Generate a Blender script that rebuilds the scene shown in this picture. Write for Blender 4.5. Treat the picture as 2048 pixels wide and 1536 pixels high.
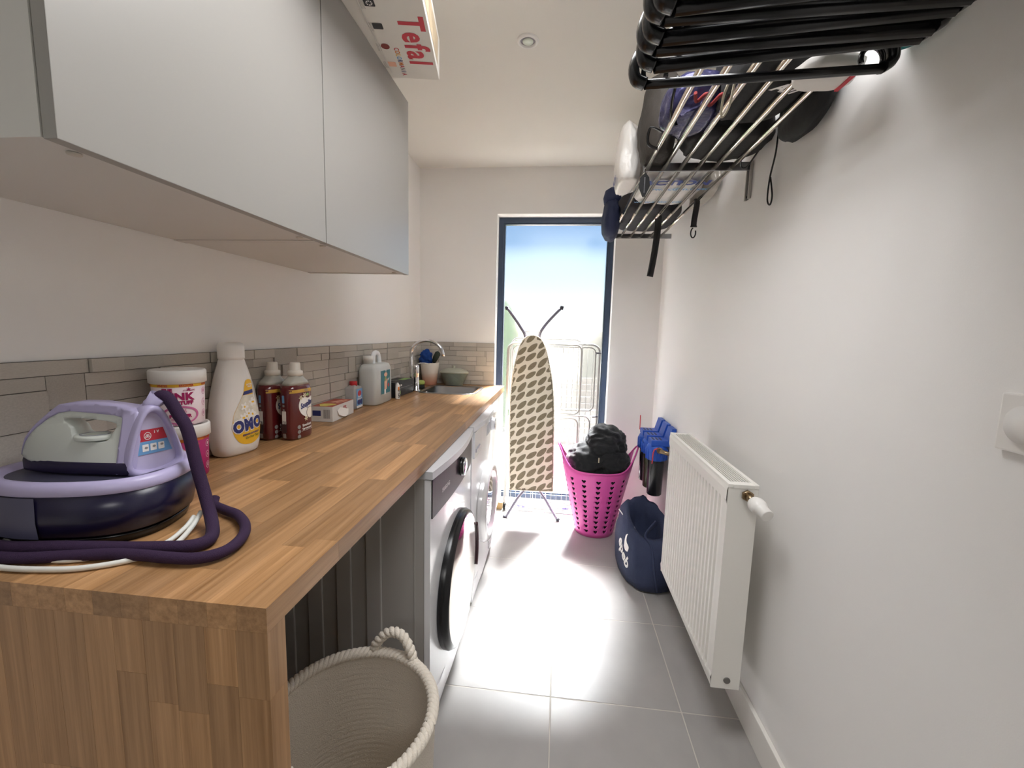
import bpy, bmesh, math, random
from mathutils import Vector, Matrix, noise

for _o in list(bpy.data.objects): bpy.data.objects.remove(_o)
SC = bpy.context.scene
COL = SC.collection
R = math.radians
PI = math.pi

# ------------------------------------------------------------------ camera
cd = bpy.data.cameras.new('camera'); cam = bpy.data.objects.new('camera', cd); COL.objects.link(cam)
cd.sensor_fit = 'HORIZONTAL'; cd.sensor_width = 36.0
cd.lens = 847.146 / 2048 * 36.0
cd.clip_start = .01; cd.clip_end = 200
ax = Vector((.9935074, .1106308, .0265294)); ay = Vector((-.0394797, .1165648, .9923981)); af = Vector((-.1066974, .9870023, -.1201756))
M = Matrix((ax, ay, -af)).transposed().to_4x4(); M.translation = (0, 0, 1.2826)
cam.matrix_world = M
SC.camera = cam
# ------------------------------------------------------------------ view
SC.view_settings.view_transform = 'Standard'; SC.view_settings.look = 'None'
SC.view_settings.gamma = 1; SC.view_settings.use_curve_mapping = False
SC.view_settings.exposure = 3.05
SC.cycles.use_denoising = True
SC.cycles.max_bounces = 14; SC.cycles.diffuse_bounces = 8; SC.cycles.transparent_max_bounces = 16
SC.cycles.glossy_bounces = 6; SC.cycles.transmission_bounces = 8
SC.cycles.sample_clamp_indirect = 6.0; SC.cycles.sample_clamp_direct = 0
SC.cycles.caustics_reflective = False
# ------------------------------------------------------------------ sky, sun, added fill lamps
W = bpy.data.worlds.new('sky'); SC.world = W; W.use_nodes = True
wn = W.node_tree; wn.nodes.clear()
sky = wn.nodes.new('ShaderNodeTexSky'); sky.sky_type = 'NISHITA'; sky.sun_disc = False
sky.sun_elevation = R(54); sky.sun_rotation = R(10); sky.air_density = 1.0; sky.dust_density = .1; sky.ozone_density = 3
bgn = wn.nodes.new('ShaderNodeBackground'); bgn.inputs[1].default_value = .0135
wo = wn.nodes.new('ShaderNodeOutputWorld')
wn.links.new(sky.outputs[0], bgn.inputs[0]); wn.links.new(bgn.outputs[0], wo.inputs[0])

def lamp(name, kind, energy, color, loc, direction=None, **kw):
    l = bpy.data.lights.new(name, kind); l.energy = energy; l.color = color
    for k, v in kw.items(): setattr(l, k, v)
    o = bpy.data.objects.new(name, l); COL.objects.link(o); o.location = loc
    if direction: o.rotation_euler = Vector(direction).to_track_quat('-Z', 'Y').to_euler()
    return o
ZC0 = 2.3986
SUN = Vector((.16, 1, 1.36)).normalized()
lamp('sun', 'SUN', 15.5, (1, .985, .96), (2, 8, 8), -SUN, angle=R(18))
lamp('added_hallway_fill', 'AREA', 4.2, (1, .98, .96), (0.0, -1.9, 2.36), (0, 0, -1), shape='SQUARE', size=1.1)  # added fill light in the unseen hallway, not a known lamp
lamp('added_ceiling_fill', 'AREA', 3.2, (.98, .985, 1), (.02, .90, ZC0 - .02), (0, 0, -1), shape='RECTANGLE', size=.85, size_y=.74)  # added fill light out of view, brightens the near half of the room
pl = lamp('window_portal', 'AREA', 1, (1, 1, 1), (-.05, 3.30, 1.06), (0, -1, 0), shape='RECTANGLE', size=.8, size_y=2.05)
pl.data.cycles.is_portal = True

# ------------------------------------------------------------------ helpers: materials
def lin(c):
    if isinstance(c, str):
        c = [int(c[i:i + 2], 16) / 255 for i in (0, 2, 4)]
    return tuple(((x / 12.92) if x <= .04045 else ((x + .055) / 1.055) ** 2.4) for x in c) + (1,)
def newmat(name):
    m = bpy.data.materials.new(name); m.use_nodes = True
    nt = m.node_tree; b = nt.nodes['Principled BSDF']
    return m, nt, b
MATS = {}
def mat(name, color, rough=.5, metal=0, bump=0, bscale=200, mottle=0, mscale=8, coat=0, trans=0, alpha=1, sheen=0, spec=.5, subs=0, objrand=0):
    if name in MATS: return MATS[name]
    m, nt, b = newmat(name)
    col = lin(color)
    b.inputs['Base Color'].default_value = col
    b.inputs['Roughness'].default_value = rough; b.inputs['Metallic'].default_value = metal
    b.inputs['Specular IOR Level'].default_value = spec
    if coat: b.inputs['Coat Weight'].default_value = coat; b.inputs['Coat Roughness'].default_value = .05
    if trans: b.inputs['Transmission Weight'].default_value = trans
    if alpha < 1: b.inputs['Alpha'].default_value = alpha
    if sheen: b.inputs['Sheen Weight'].default_value = sheen
    if subs:
        b.inputs['Subsurface Weight'].default_value = subs; b.inputs['Subsurface Radius'].default_value = (.02, .02, .02)
    geo = nt.nodes.new('ShaderNodeTexCoord')
    src = None
    if mottle or objrand:
        n = nt.nodes.new('ShaderNodeTexNoise'); n.inputs['Scale'].default_value = mscale; n.inputs['Detail'].default_value = 5
        nt.links.new(geo.outputs['Object'], n.inputs['Vector'])
        mx = nt.nodes.new('ShaderNodeMix'); mx.data_type = 'RGBA'
        mx.inputs[6].default_value = tuple(max(0, x * (1 - mottle)) for x in col[:3]) + (1,)
        mx.inputs[7].default_value = tuple(min(1, x * (1 + mottle)) for x in col[:3]) + (1,)
        nt.links.new(n.outputs['Fac'], mx.inputs[0])
        out = mx.outputs[2]
        if objrand:
            oi = nt.nodes.new('ShaderNodeObjectInfo'); hv = nt.nodes.new('ShaderNodeHueSaturation')
            mr = nt.nodes.new('ShaderNodeMapRange'); mr.inputs[3].default_value = 1 - objrand; mr.inputs[4].default_value = 1 + objrand
            nt.links.new(oi.outputs['Random'], mr.inputs[0]); nt.links.new(mr.outputs[0], hv.inputs['Value'])
            nt.links.new(out, hv.inputs['Color']); out = hv.outputs[0]
        nt.links.new(out, b.inputs['Base Color'])
    if bump:
        n2 = nt.nodes.new('ShaderNodeTexNoise'); n2.inputs['Scale'].default_value = bscale; n2.inputs['Detail'].default_value = 3
        nt.links.new(geo.outputs['Object'], n2.inputs['Vector'])
        bp = nt.nodes.new('ShaderNodeBump'); bp.inputs['Strength'].default_value = bump; bp.inputs['Distance'].default_value = .004
        nt.links.new(n2.outputs['Fac'], bp.inputs['Height']); nt.links.new(bp.outputs[0], b.inputs['Normal'])
    MATS[name] = m
    return m
def wood(name, along):
    m, nt, b = newmat(name)
    geo = nt.nodes.new('ShaderNodeNewGeometry'); oi = nt.nodes.new('ShaderNodeObjectInfo')
    mp = nt.nodes.new('ShaderNodeMapping'); s = {'Y': (90, 2.5, 90), 'Z': (90, 90, 2.5)}[along]; mp.inputs['Scale'].default_value = s
    off = nt.nodes.new('ShaderNodeMath'); off.operation = 'MULTIPLY'; off.inputs[1].default_value = 57
    nt.links.new(oi.outputs['Random'], off.inputs[0])
    cmb = nt.nodes.new('ShaderNodeCombineXYZ')
    for k in range(3): nt.links.new(off.outputs[0], cmb.inputs[k])
    ad = nt.nodes.new('ShaderNodeVectorMath'); ad.operation = 'ADD'
    nt.links.new(geo.outputs['Position'], mp.inputs[0]); nt.links.new(mp.outputs[0], ad.inputs[0]); nt.links.new(cmb.outputs[0], ad.inputs[1])
    n = nt.nodes.new('ShaderNodeTexNoise'); n.inputs['Scale'].default_value = 1; n.inputs['Detail'].default_value = 6; n.inputs['Roughness'].default_value = .65
    nt.links.new(ad.outputs[0], n.inputs['Vector'])
    r1 = nt.nodes.new('ShaderNodeValToRGB'); r1.color_ramp.elements[0].position = .3; r1.color_ramp.elements[1].position = .72
    r1.color_ramp.elements[0].color = lin('90683f'); r1.color_ramp.elements[1].color = lin('c09468')
    nt.links.new(n.outputs['Fac'], r1.inputs[0])
    hv = nt.nodes.new('ShaderNodeHueSaturation'); mr = nt.nodes.new('ShaderNodeMapRange')
    mr.inputs[3].default_value = .66; mr.inputs[4].default_value = 1.14
    nt.links.new(oi.outputs['Random'], mr.inputs[0]); nt.links.new(mr.outputs[0], hv.inputs['Value']); nt.links.new(r1.outputs[0], hv.inputs['Color'])
    nt.links.new(hv.outputs[0], b.inputs['Base Color'])
    b.inputs['Roughness'].default_value = .38
    bp = nt.nodes.new('ShaderNodeBump'); bp.inputs['Strength'].default_value = .08; bp.inputs['Distance'].default_value = .002
    nt.links.new(n.outputs['Fac'], bp.inputs['Height']); nt.links.new(bp.outputs[0], b.inputs['Normal'])
    return m
def ramp_mat(name, axis, stops, rough=.4, alpha=1):
    """colour that changes along a local axis of the thing (printed/dyed gradient)"""
    m, nt, b = newmat(name)
    tc = nt.nodes.new('ShaderNodeTexCoord'); sp = nt.nodes.new('ShaderNodeSeparateXYZ'); nt.links.new(tc.outputs['Object'], sp.inputs[0])
    mr = nt.nodes.new('ShaderNodeMapRange'); mr.inputs[1].default_value = stops[0][0]; mr.inputs[2].default_value = stops[-1][0]
    nt.links.new(sp.outputs[axis], mr.inputs[0])
    cr = nt.nodes.new('ShaderNodeValToRGB'); a, z = stops[0][0], stops[-1][0]
    while len(cr.color_ramp.elements) < len(stops): cr.color_ramp.elements.new(.5)
    for e, (p, c) in zip(cr.color_ramp.elements, stops): e.position = (p - a) / (z - a); e.color = lin(c)
    nt.links.new(mr.outputs[0], cr.inputs[0]); nt.links.new(cr.outputs[0], b.inputs['Base Color']); b.inputs['Roughness'].default_value = rough
    if alpha < 1: b.inputs['Alpha'].default_value = alpha
    return m

# ------------------------------------------------------------------ helpers: meshes
class MB:
    def __init__(s): s.v = []; s.f = []; s.sm = []
    def add(s, vs, fs, smooth=False):
        n = len(s.v); s.v += [tuple(v) for v in vs]
        for f in fs: s.f.append(tuple(i + n for i in f)); s.sm.append(smooth)
        return s
    def box(s, a, b, rot=None, bev=0, piv=None):
        x0, y0, z0 = a; x1, y1, z1 = b
        if bev:
            bm = bmesh.new(); bmesh.ops.create_cube(bm, size=1)
            for v in bm.verts: v.co = Vector(((x0 + x1) / 2 + v.co.x * (x1 - x0), (y0 + y1) / 2 + v.co.y * (y1 - y0), (z0 + z1) / 2 + v.co.z * (z1 - z0)))
            bmesh.ops.bevel(bm, geom=bm.edges[:], offset=bev, segments=2, affect='EDGES', profile=.6)
            vs = [v.co.copy() for v in bm.verts]; bm.verts.index_update()
            fs = [[v.index for v in f.verts] for f in bm.faces]; bm.free()
        else:
            vs = [Vector(p) for p in ((x0, y0, z0), (x1, y0, z0), (x1, y1, z0), (x0, y1, z0), (x0, y0, z1), (x1, y0, z1), (x1, y1, z1), (x0, y1, z1))]
            fs = [(3, 2, 1, 0), (4, 5, 6, 7), (0, 1, 5, 4), (1, 2, 6, 5), (2, 3, 7, 6), (3, 0, 4, 7)]
        if rot:
            c = Vector(piv) if piv else (Vector(a) + Vector(b)) / 2
            vs = [rot @ (v - c) + c for v in vs]
        return s.add(vs, fs)
    def loft(s, rings, cap=True, smooth=True, closed=True):
        """rings: lists of equally many points"""
        n = len(rings[0]); vs = [p for r in rings for p in r]; fs = []
        for i in range(len(rings) - 1):
            for j in range(n if closed else n - 1):
                k = (j + 1) % n
                fs.append((i * n + j, i * n + k, (i + 1) * n + k, (i + 1) * n + j))
        s.add(vs, fs, smooth)
        if cap:
            m = len(s.v) - len(vs)
            s.f.append(tuple(m + j for j in reversed(range(n)))); s.sm.append(False)
            s.f.append(tuple(m + (len(rings) - 1) * n + j for j in range(n))); s.sm.append(False)
        return s
    def lathe(s, prof, n=32, c=(0, 0), ex=1, ey=1, p=2, cap=True, rot=None):
        """prof: (r, z) or (a, b, z)"""
        rings = []
        for q in prof:
            a, b, z = q if len(q) == 3 else (q[0], q[0], q[1])
            ring = []
            for j in range(n):
                t = 2 * PI * j / n; ct, st = math.cos(t), math.sin(t)
                v = Vector((c[0] + a * ex * math.copysign(abs(ct) ** (2 / p), ct), c[1] + b * ey * math.copysign(abs(st) ** (2 / p), st), z))
                ring.append(rot @ v if rot else v)
            rings.append(ring)
        return s.loft(rings, cap)
    def tube(s, pts, r, n=8, closed=False, cap=True, flat=1, up=None):
        pts = [Vector(p) for p in pts]; N = len(pts); rings = []
        u = None
        for i, p in enumerate(pts):
            if closed: t = pts[(i + 1) % N] - pts[i - 1]
            else: t = pts[min(i + 1, N - 1)] - pts[max(i - 1, 0)]
            t = t.normalized() if t.length > 1e-9 else Vector((0, 0, 1))
            if u is None:
                u = Vector(up) if up else (Vector((0, 0, 1)) if abs(t.z) < .9 else Vector((1, 0, 0)))
            u = (u - t * u.dot(t))
            u = u.normalized() if u.length > 1e-6 else t.orthogonal().normalized()
            w = t.cross(u); rr = r[i] if isinstance(r, (list, tuple)) else r
            rings.append([p + (u * math.cos(2 * PI * j / n) * flat + w * math.sin(2 * PI * j / n)) * rr for j in range(n)])
        if closed: rings.append(rings[0]); cap = False
        return s.loft(rings, cap)
    def cyl(s, a, b, r, n=16, r2=None): return s.tube([a, b], [r, r if r2 is None else r2], n)
    def prism(s, poly, vec, smooth=False):
        n = len(poly); v = Vector(vec); p = [Vector(q) for q in poly]
        fs = [tuple(reversed(range(n))), tuple(n + j for j in range(n))] + [(j, (j + 1) % n, n + (j + 1) % n, n + j) for j in range(n)]
        return s.add(p + [q + v for q in p], fs, False)
    def ball(s, c, r, n=12):
        return s.lathe([(r * math.sin(PI * i / n) + 1e-5, -r * math.cos(PI * i / n) + 0) for i in range(n + 1)], 16, rot=None).shift_last(c, 16 * (n + 1))
    def shift_last(s, c, k):
        for i in range(len(s.v) - k, len(s.v)): s.v[i] = tuple(Vector(s.v[i]) + Vector(c))
        return s
    def bm(s, bm, smooth=True):
        bm.verts.index_update()
        return s.add([v.co.copy() for v in bm.verts], [[v.index for v in f.verts] for f in bm.faces], smooth)
    def build(s, name, m=None, parent=None, kind=None, label=None, fix=True):
        me = bpy.data.meshes.new(name); me.from_pydata(s.v, [], s.f)
        for p, sm in zip(me.polygons, s.sm): p.use_smooth = sm
        if fix:
            b = bmesh.new(); b.from_mesh(me); bmesh.ops.recalc_face_normals(b, faces=b.faces[:]); b.to_mesh(me); b.free()
        me.update()
        o = bpy.data.objects.new(name, me); COL.objects.link(o)
        if m:
            for q in (m if isinstance(m, (list, tuple)) else [m]): me.materials.append(q)
        if parent: o.parent = parent
        if kind: o['kind'] = kind
        if label: o['label'] = label
        return o
def tag(o, label, cat, group=None):
    o['label'] = label; o['category'] = cat
    if group: o['group'] = group
    return o
def thing(name, label, cat, loc=(0, 0, 0), rz=0, group=None, rot=None):
    o = bpy.data.objects.new(name, None); COL.objects.link(o); o.location = loc
    o.rotation_euler = rot if rot else (0, 0, rz); o.empty_display_size = .05
    return tag(o, label, cat, group)
def inst(name, me, parent, loc, scale=(1, 1, 1), rot=(0, 0, 0)):
    o = bpy.data.objects.new(name, me); COL.objects.link(o); o.parent = parent
    o.location = loc; o.scale = scale; o.rotation_euler = rot
    return o
def subd(o, lv=1):
    md = o.modifiers.new('smooth', 'SUBSURF'); md.levels = lv; md.render_levels = lv
    return o
def solid(o, t, off=-1):
    md = o.modifiers.new('thickness', 'SOLIDIFY'); md.thickness = t; md.offset = off
    return o
def arc(c, r, a0, a1, n, plane='xz', r2=None):
    out = []
    for i in range(n + 1):
        t = a0 + (a1 - a0) * i / n; u, w = r * math.cos(t), (r2 or r) * math.sin(t)
        out.append((c[0] + u, c[1], c[2] + w) if plane == 'xz' else (c[0] + u, c[1] + w, c[2]) if plane == 'xy' else (c[0], c[1] + u, c[2] + w))
    return out
def spline(pts, k=6, closed=False):
    P = [Vector(p) for p in pts]; n = len(P); out = []
    rng = range(n) if closed else range(n - 1)
    for i in rng:
        g = (lambda j: P[j % n]) if closed else (lambda j: P[min(max(j, 0), n - 1)])
        a, b, c, d = g(i - 1), g(i), g(i + 1), g(i + 2)
        for q in range(k):
            t = q / k
            out.append(.5 * ((2 * b) + (c - a) * t + (2 * a - 5 * b + 4 * c - d) * t * t + (3 * b - a - 3 * c + d) * t ** 3))
    if not closed: out.append(P[-1])
    return out
def rrect(x0, y0, x1, y1, r, n=5):
    out = []
    for cx, cy, a in ((x1 - r, y1 - r, 0), (x0 + r, y1 - r, PI / 2), (x0 + r, y0 + r, PI), (x1 - r, y0 + r, 3 * PI / 2)):
        for i in range(n + 1): t = a + PI / 2 * i / n; out.append((cx + r * math.cos(t), cy + r * math.sin(t)))
    return out
def ell(cx, cy, a, b, n=24): return [(cx + a * math.cos(2 * PI * i / n), cy + b * math.sin(2 * PI * i / n)) for i in range(n)]
def flat2d(polys, holes=(), cutx=0, cuty=0):
    """2-D outlines (with holes) -> bmesh in the xy plane, sliced so that it can be bent"""
    bm = bmesh.new()
    if holes:
        eds = []
        for lp in list(polys) + list(holes):
            vs = [bm.verts.new((p[0], p[1], 0)) for p in lp]
            eds += [bm.edges.new((vs[i], vs[(i + 1) % len(vs)])) for i in range(len(vs))]
        bmesh.ops.triangle_fill(bm, use_beauty=True, use_dissolve=False, edges=eds, normal=(0, 0, 1))
    else:
        for lp in polys:
            vs = [bm.verts.new((p[0], p[1], 0)) for p in lp]
            if len(vs) > 2: bm.faces.new(vs)
    slice2d(bm, cutx, cuty)
    return bm
def slice2d(bm, cutx, cuty):
    if (cutx or cuty) and bm.faces: bmesh.ops.triangulate(bm, faces=bm.faces[:])
    for k, st in ((0, cutx), (1, cuty)):
        if not st: continue
        xs = [v.co[k] for v in bm.verts]
        if not xs: continue
        x = math.floor(min(xs) / st) * st + st
        while x < max(xs):
            no = Vector((0, 0, 0)); no[k] = 1; co = Vector((0, 0, 0)); co[k] = x
            bmesh.ops.bisect_plane(bm, geom=bm.verts[:] + bm.edges[:] + bm.faces[:], plane_co=co, plane_no=no, dist=1e-6)
            x += st
def text_bm(s, size, bold=0, sx=1, shear=0, align='CENTER', spacing=1):
    c = bpy.data.curves.new('txt', 'FONT'); c.body = s; c.size = size; c.align_x = align; c.align_y = 'CENTER'
    c.offset = bold; c.shear = shear; c.resolution_u = 3; c.space_character = spacing; c.space_line = .85
    o = bpy.data.objects.new('txt', c); me = bpy.data.meshes.new_from_object(o)
    bm = bmesh.new(); bm.from_mesh(me); bpy.data.objects.remove(o); bpy.data.curves.remove(c); bpy.data.meshes.remove(me)
    for v in bm.verts: v.co.x *= sx; v.co.z = 0
    return bm
def decal(name, bm, fn, m, parent, off=(0, 0), cut=0, cuty=0, rot=0, label=None):
    """wraps a flat bmesh onto a surface given by fn(u, v)"""
    cr, sr = math.cos(rot), math.sin(rot)
    for v in bm.verts:
        x, y = v.co.x, v.co.y
        v.co.x = x * cr - y * sr + off[0]; v.co.y = x * sr + y * cr + off[1]
    if cut or cuty: slice2d(bm, cut, cuty)
    for v in bm.verts: v.co = Vector(fn(v.co.x, v.co.y))
    mb = MB().bm(bm, False); bm.free()
    return mb.build(name, m, parent, fix=False, label=label)
def blob(c, d, seed, amp=.12, fr=1.6, sub=4, p=2.0, flat=None, rot=None, wr=0):
    """crumpled soft lump; d = full sizes"""
    bm = bmesh.new(); bmesh.ops.create_icosphere(bm, subdivisions=sub, radius=1)
    so = Vector((seed * 3.7, seed * 1.3, seed * 7.1))
    for v in bm.verts:
        q = v.co.copy()
        if p != 2:
            k = (abs(q.x) ** p + abs(q.y) ** p + abs(q.z) ** p) ** (1 / p); q = q / k
        n = noise.noise(v.co * fr + so) + .5 * noise.noise(v.co * fr * 2.3 + so) + .22 * noise.noise(v.co * fr * 5 + so)
        if wr: n += wr * (1 - abs(noise.noise(Vector((v.co.x * 2, v.co.y * 7, v.co.z * 4)) + so)) * 2)
        q = q * (1 + amp * n)
        q = Vector((q.x * d[0] / 2, q.y * d[1] / 2, q.z * d[2] / 2))
        if rot: q = rot @ q
        q += Vector(c)
        if flat is not None and q.z < flat: q.z = flat + (q.z - flat) * .06
        v.co = q
    mb = MB().bm(bm, True); bm.free()
    return mb

# ------------------------------------------------------------------ palette
m_wall = mat('painted_plaster', 'eeecea', .85, bump=.03, bscale=400)
m_ceil = mat('ceiling_paint', 'e4e1da', .9)
m_white = mat('white_satin_paint', 'e9e6e0', .45)
m_grout = mat('pale_grout', 'c4bfb6', .9)
m_tile = mat('grey_porcelain', 'a19e9b', .34, bump=.05, bscale=60, mottle=.16, mscale=5, objrand=.03)
m_stone = mat('split_stone_grey', 'b5afa6', .7, bump=.25, bscale=90, mottle=.2, mscale=22, objrand=.16)
m_anthra = mat('anthracite_frame', '2c3b52', .4)
m_woodY = wood('oak_staves_long', 'Y'); m_woodZ = wood('oak_staves_upright', 'Z')
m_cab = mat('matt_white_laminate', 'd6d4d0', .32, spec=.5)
m_applw = mat('white_enamel', 'dddde0', .22, coat=.3)
m_grey = mat('grey_enamel_side', 'a9a6a2', .4)
m_blackp = mat('black_plastic', '0c0c0f', .25)
m_darkpanel = mat('smoked_control_panel', '1c171a', .4, spec=.3)
m_chrome = mat('chrome', 'e6e6e8', .07, 1)
m_steel = mat('brushed_steel', '9a9a9c', .28, 1)
m_rod = mat('polished_rod', 'e8e0d4', .15, 1)
m_brass = mat('nickel_brass', 'a08c70', .3, 1)
m_lilac = mat('lilac_plastic', 'b3abcf', .35)
m_ironw = mat('pearl_white_plastic', 'cfd3cd', .35)
m_purple = mat('deep_purple_plastic', '1f1838', .35)
m_hose = mat('purple_woven_hose', '2b1236', .85, bump=.4, bscale=900)
m_cord = mat('white_cord_plastic', 'd8d8d2', .5)
m_pwhite = mat('white_plastic', 'e9e6e2', .35)
m_pinkp = mat('pink_plastic', 'e25fae', .35, subs=.15)
m_mag = mat('magenta_print', 'a3115c', .5); m_pinkpale = mat('pale_pink_print', 'f0dfe4', .45); m_pinkmid = mat('mid_pink_print', 'c8679a', .5)
m_orange = mat('orange_print', 'd97a2a', .5); m_yellow = mat('yellow_print', 'e8b52c', .45); m_navyp = mat('navy_print', '27306e', .5)
m_whitep = mat('white_print', 'efece8', .5); m_redp = mat('red_print', 'c03040', .5); m_blackpr = mat('black_print', '151518', .5)
m_blue = mat('blue_housing_plastic', '1f53b8', .4); m_bluep = mat('sky_blue_print', '6fa3d2', .5); m_teal = mat('teal_print', '1f6f7c', .5)
m_greenp = mat('green_print', '8fb06a', .5); m_peach = mat('peach_print', 'e3ae94', .5); m_greyp = mat('grey_print', '8c8a88', .5)
m_blackcloth = mat('black_cloth', '17181b', .95, bump=.5, bscale=60, sheen=.15)
m_navy = mat('navy_canvas', '2c3450', .85, bump=.35, bscale=120, mottle=.12)
m_rope = mat('white_cotton_rope', 'd8cfc2', .95, bump=.5, bscale=350)
m_tube = mat('white_coated_tube', 'b2b0ad', .35)
m_greytube = mat('mauve_grey_tube', '6f6b7a', .4)

XL, XR, YF, ZC = -1.0069, .6703, 3.0093, 2.3986
YN = -.95
# ================================================================== SETTING
def struct(o): o['kind'] = 'structure'; return o
fl = struct(MB().box((XL - .1, YN, -.1), (XR + .1, YF + .3, -.0009)).build('floor', m_grout))
tm = MB(); tm.box((-.2235, -.2235, -.012), (.2235, .2235, 0), bev=.0016); tmo = tm.build('floor_tile', m_tile, fl)
S = .45; TX, TY = .0192, 1.3731
first = True
for i in range(-3, 2):
    for j in range(-6, 4):
        x, y = TX + (i + .5) * S, TY + (j + .5) * S
        if x - S / 2 > XR or x + S / 2 < XL or y + S / 2 < YN: continue
        x0, x1 = max(x - S / 2 + .0017, XL), min(x + S / 2 - .0017, XR); y0, y1 = max(y - S / 2 + .0017, YN), min(y + S / 2 - .0017, YF + .08)
        if x1 - x0 < .02 or y1 - y0 < .02: continue
        sc = ((x1 - x0) / .447, (y1 - y0) / .447, 1); lc = ((x0 + x1) / 2, (y0 + y1) / 2, 0)
        if first: tmo.location = lc; tmo.scale = sc; first = False
        else: inst('floor_tile', tmo.data, fl, lc, sc)
wl = struct(MB().box((XL - .1, YN, 0), (XL, YF + .3, ZC)).build('wall_left', m_wall))
wr = struct(MB().box((XR, YN, 0), (XR + .1, YF + .3, ZC)).build('wall_right', m_wall))
OX0, OX1, OZ0, OZ1 = -.457, .352, .035, 2.0935
wf = MB()
wf.box((XL, YF, 0), (OX0, YF + .3, ZC)); wf.box((OX1, YF, 0), (XR, YF + .3, ZC))
wf.box((OX0, YF, OZ1), (OX1, YF + .3, ZC)); wf.box((OX0, YF + .085, -.05), (OX1, YF + .3, OZ0))
wf = struct(wf.build('wall_far', m_wall))
struct(MB().box((XL - .1, -3.2, ZC), (XR + .1, YF + .3, ZC + .1)).build('ceiling', m_ceil))
wn_ = MB(); wn_.box((XL, YN - .1, 0), (-.45, YN, ZC)); wn_.box((.45, YN - .1, 0), (XR, YN, ZC)); wn_.box((-.45, YN - .1, 2.06), (.45, YN, ZC))
struct(wn_.build('wall_near', mat('hall_paint', '8d8f88', .85)))
hw = MB(); hw.box((XL - .1, -3.2, -.1), (XR + .1, YN - .1, 0)); hw.box((XL - .1, -3.3, 0), (XR + .1, -3.2, ZC)); hw.box((XL - .1, -3.2, 0), (XL, YN - .1, ZC)); hw.box((XR, -3.2, 0), (XR + .1, YN - .1, ZC))
struct(hw.build('wall_hallway', MATS['hall_paint']))
struct(MB().box((XR - .014, YN, 0), (XR - .0005, YF - .0005, .107), bev=.003).build('baseboard_right', m_white))
struct(MB().box((OX1 + .002, YF - .014, 0), (XR - .015, YF - .0005, .107), bev=.003).build('baseboard_far', m_white))

# ---- window
win = bpy.data.objects.new('window_1', None); COL.objects.link(win); struct(win); win.location = (0, YF + .09, 0)
def frame(name, x0, z0, x1, z1, w, y0, y1, m, parent):
    mb = MB(); mb.box((x0, y0, z0), (x0 + w, y1, z1)); mb.box((x1 - w, y0, z0), (x1, y1, z1)); mb.box((x0 + w, y0, z1 - w), (x1 - w, y1, z1)); mb.box((x0 + w, y0, z0), (x1 - w, y1, z0 + w))
    return mb.build(name, m, parent)
frame('window_frame', OX0 + .001, OZ0 + .001, OX1 - .001, OZ1 - .001, .034, 0, .075, m_anthra, win)
frame('glazing_bead', OX0 + .035, OZ0 + .035, OX1 - .035, OZ1 - .035, .009, .018, .06, mat('anthracite_bead', '3a4658', .3), win)
gm, gnt, gb = newmat('obscured_glass')
gnt.nodes.remove(gb); go = gnt.nodes['Material Output']
tr = gnt.nodes.new('ShaderNodeBsdfTransparent'); tr.inputs[0].default_value = (.92, .96, 1, 1)
tl = gnt.nodes.new('ShaderNodeBsdfTranslucent'); tl.inputs[0].default_value = (.9, .93, .97, 1)
rf = gnt.nodes.new('ShaderNodeBsdfRefraction'); rf.inputs['IOR'].default_value = 1.12; rf.inputs['Roughness'].default_value = .16
gl = gnt.nodes.new('ShaderNodeBsdfGlossy'); gl.inputs['Roughness'].default_value = .2
ntx = gnt.nodes.new('ShaderNodeTexNoise'); ntx.inputs['Scale'].default_value = 260; tcg = gnt.nodes.new('ShaderNodeTexCoord'); gnt.links.new(tcg.outputs['Object'], ntx.inputs['Vector'])
bpg = gnt.nodes.new('ShaderNodeBump'); bpg.inputs['Strength'].default_value = .5; bpg.inputs['Distance'].default_value = .003; gnt.links.new(ntx.outputs['Fac'], bpg.inputs['Height']); gnt.links.new(bpg.outputs[0], rf.inputs['Normal'])
def mixn(a, b_, f):
    m = gnt.nodes.new('ShaderNodeMixShader'); m.inputs[0].default_value = f; gnt.links.new(a, m.inputs[1]); gnt.links.new(b_, m.inputs[2]); return m.outputs[0]
q = mixn(tr.outputs[0], rf.outputs[0], .55); q = mixn(q, tl.outputs[0], .018); q = mixn(q, gl.outputs[0], .04)
gnt.links.new(q, go.inputs['Surface'])
pane = MB().add([(OX0 + .04, .04, OZ0 + .04), (OX1 - .04, .04, OZ0 + .04), (OX1 - .04, .04, OZ1 - .04), (OX0 + .04, .04, OZ1 - .04)], [(0, 1, 2, 3)]).build('window_pane', gm, win)

# ---- outside
gr = struct(MB().box((-12, YF + .3, -.2), (12, 30, -.06)).build('ground', mat('pale_terrace_paving', '4f4b45', .9, mottle=.1)))
fc = thing('garden_fence', 'pale slatted garden fence outside behind the window', 'fence', (.5, 5.6, -.06))
for k in range(9): MB().box((-1.0, -.012, .03 + k * .085), (3.4, .012, .098 + k * .085)).build('slat', mat('pale_fence_wood', '5a5248', .8), fc)
for k in range(4): MB().box((-.9 + k * 1.35, .012, 0), (-.82 + k * 1.35, .09, .85)).build('post', mat('pale_fence_post', '776c5c', .8), fc)
hd = blob((-1.75, 6.0, .75), (2.3, 1.2, 2.7), 3, .10, 2.5, 5, 3, flat=-.06).build('garden_hedge', mat('hedge_green', '3c5a26', .9, bump=1, bscale=14, mottle=.5, mscale=9))
tag(hd, 'blurred green hedge outside at left behind the window glass', 'hedge')
gp = [(.35, 0, 0), (5.2, 0, 0), (5.2, 0, 1.2)] + [(1.9 + 1.55 * math.cos(t), 0, .75 + .9 * math.sin(t)) for t in [PI * i / 14 for i in range(0, 15)]]
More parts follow.
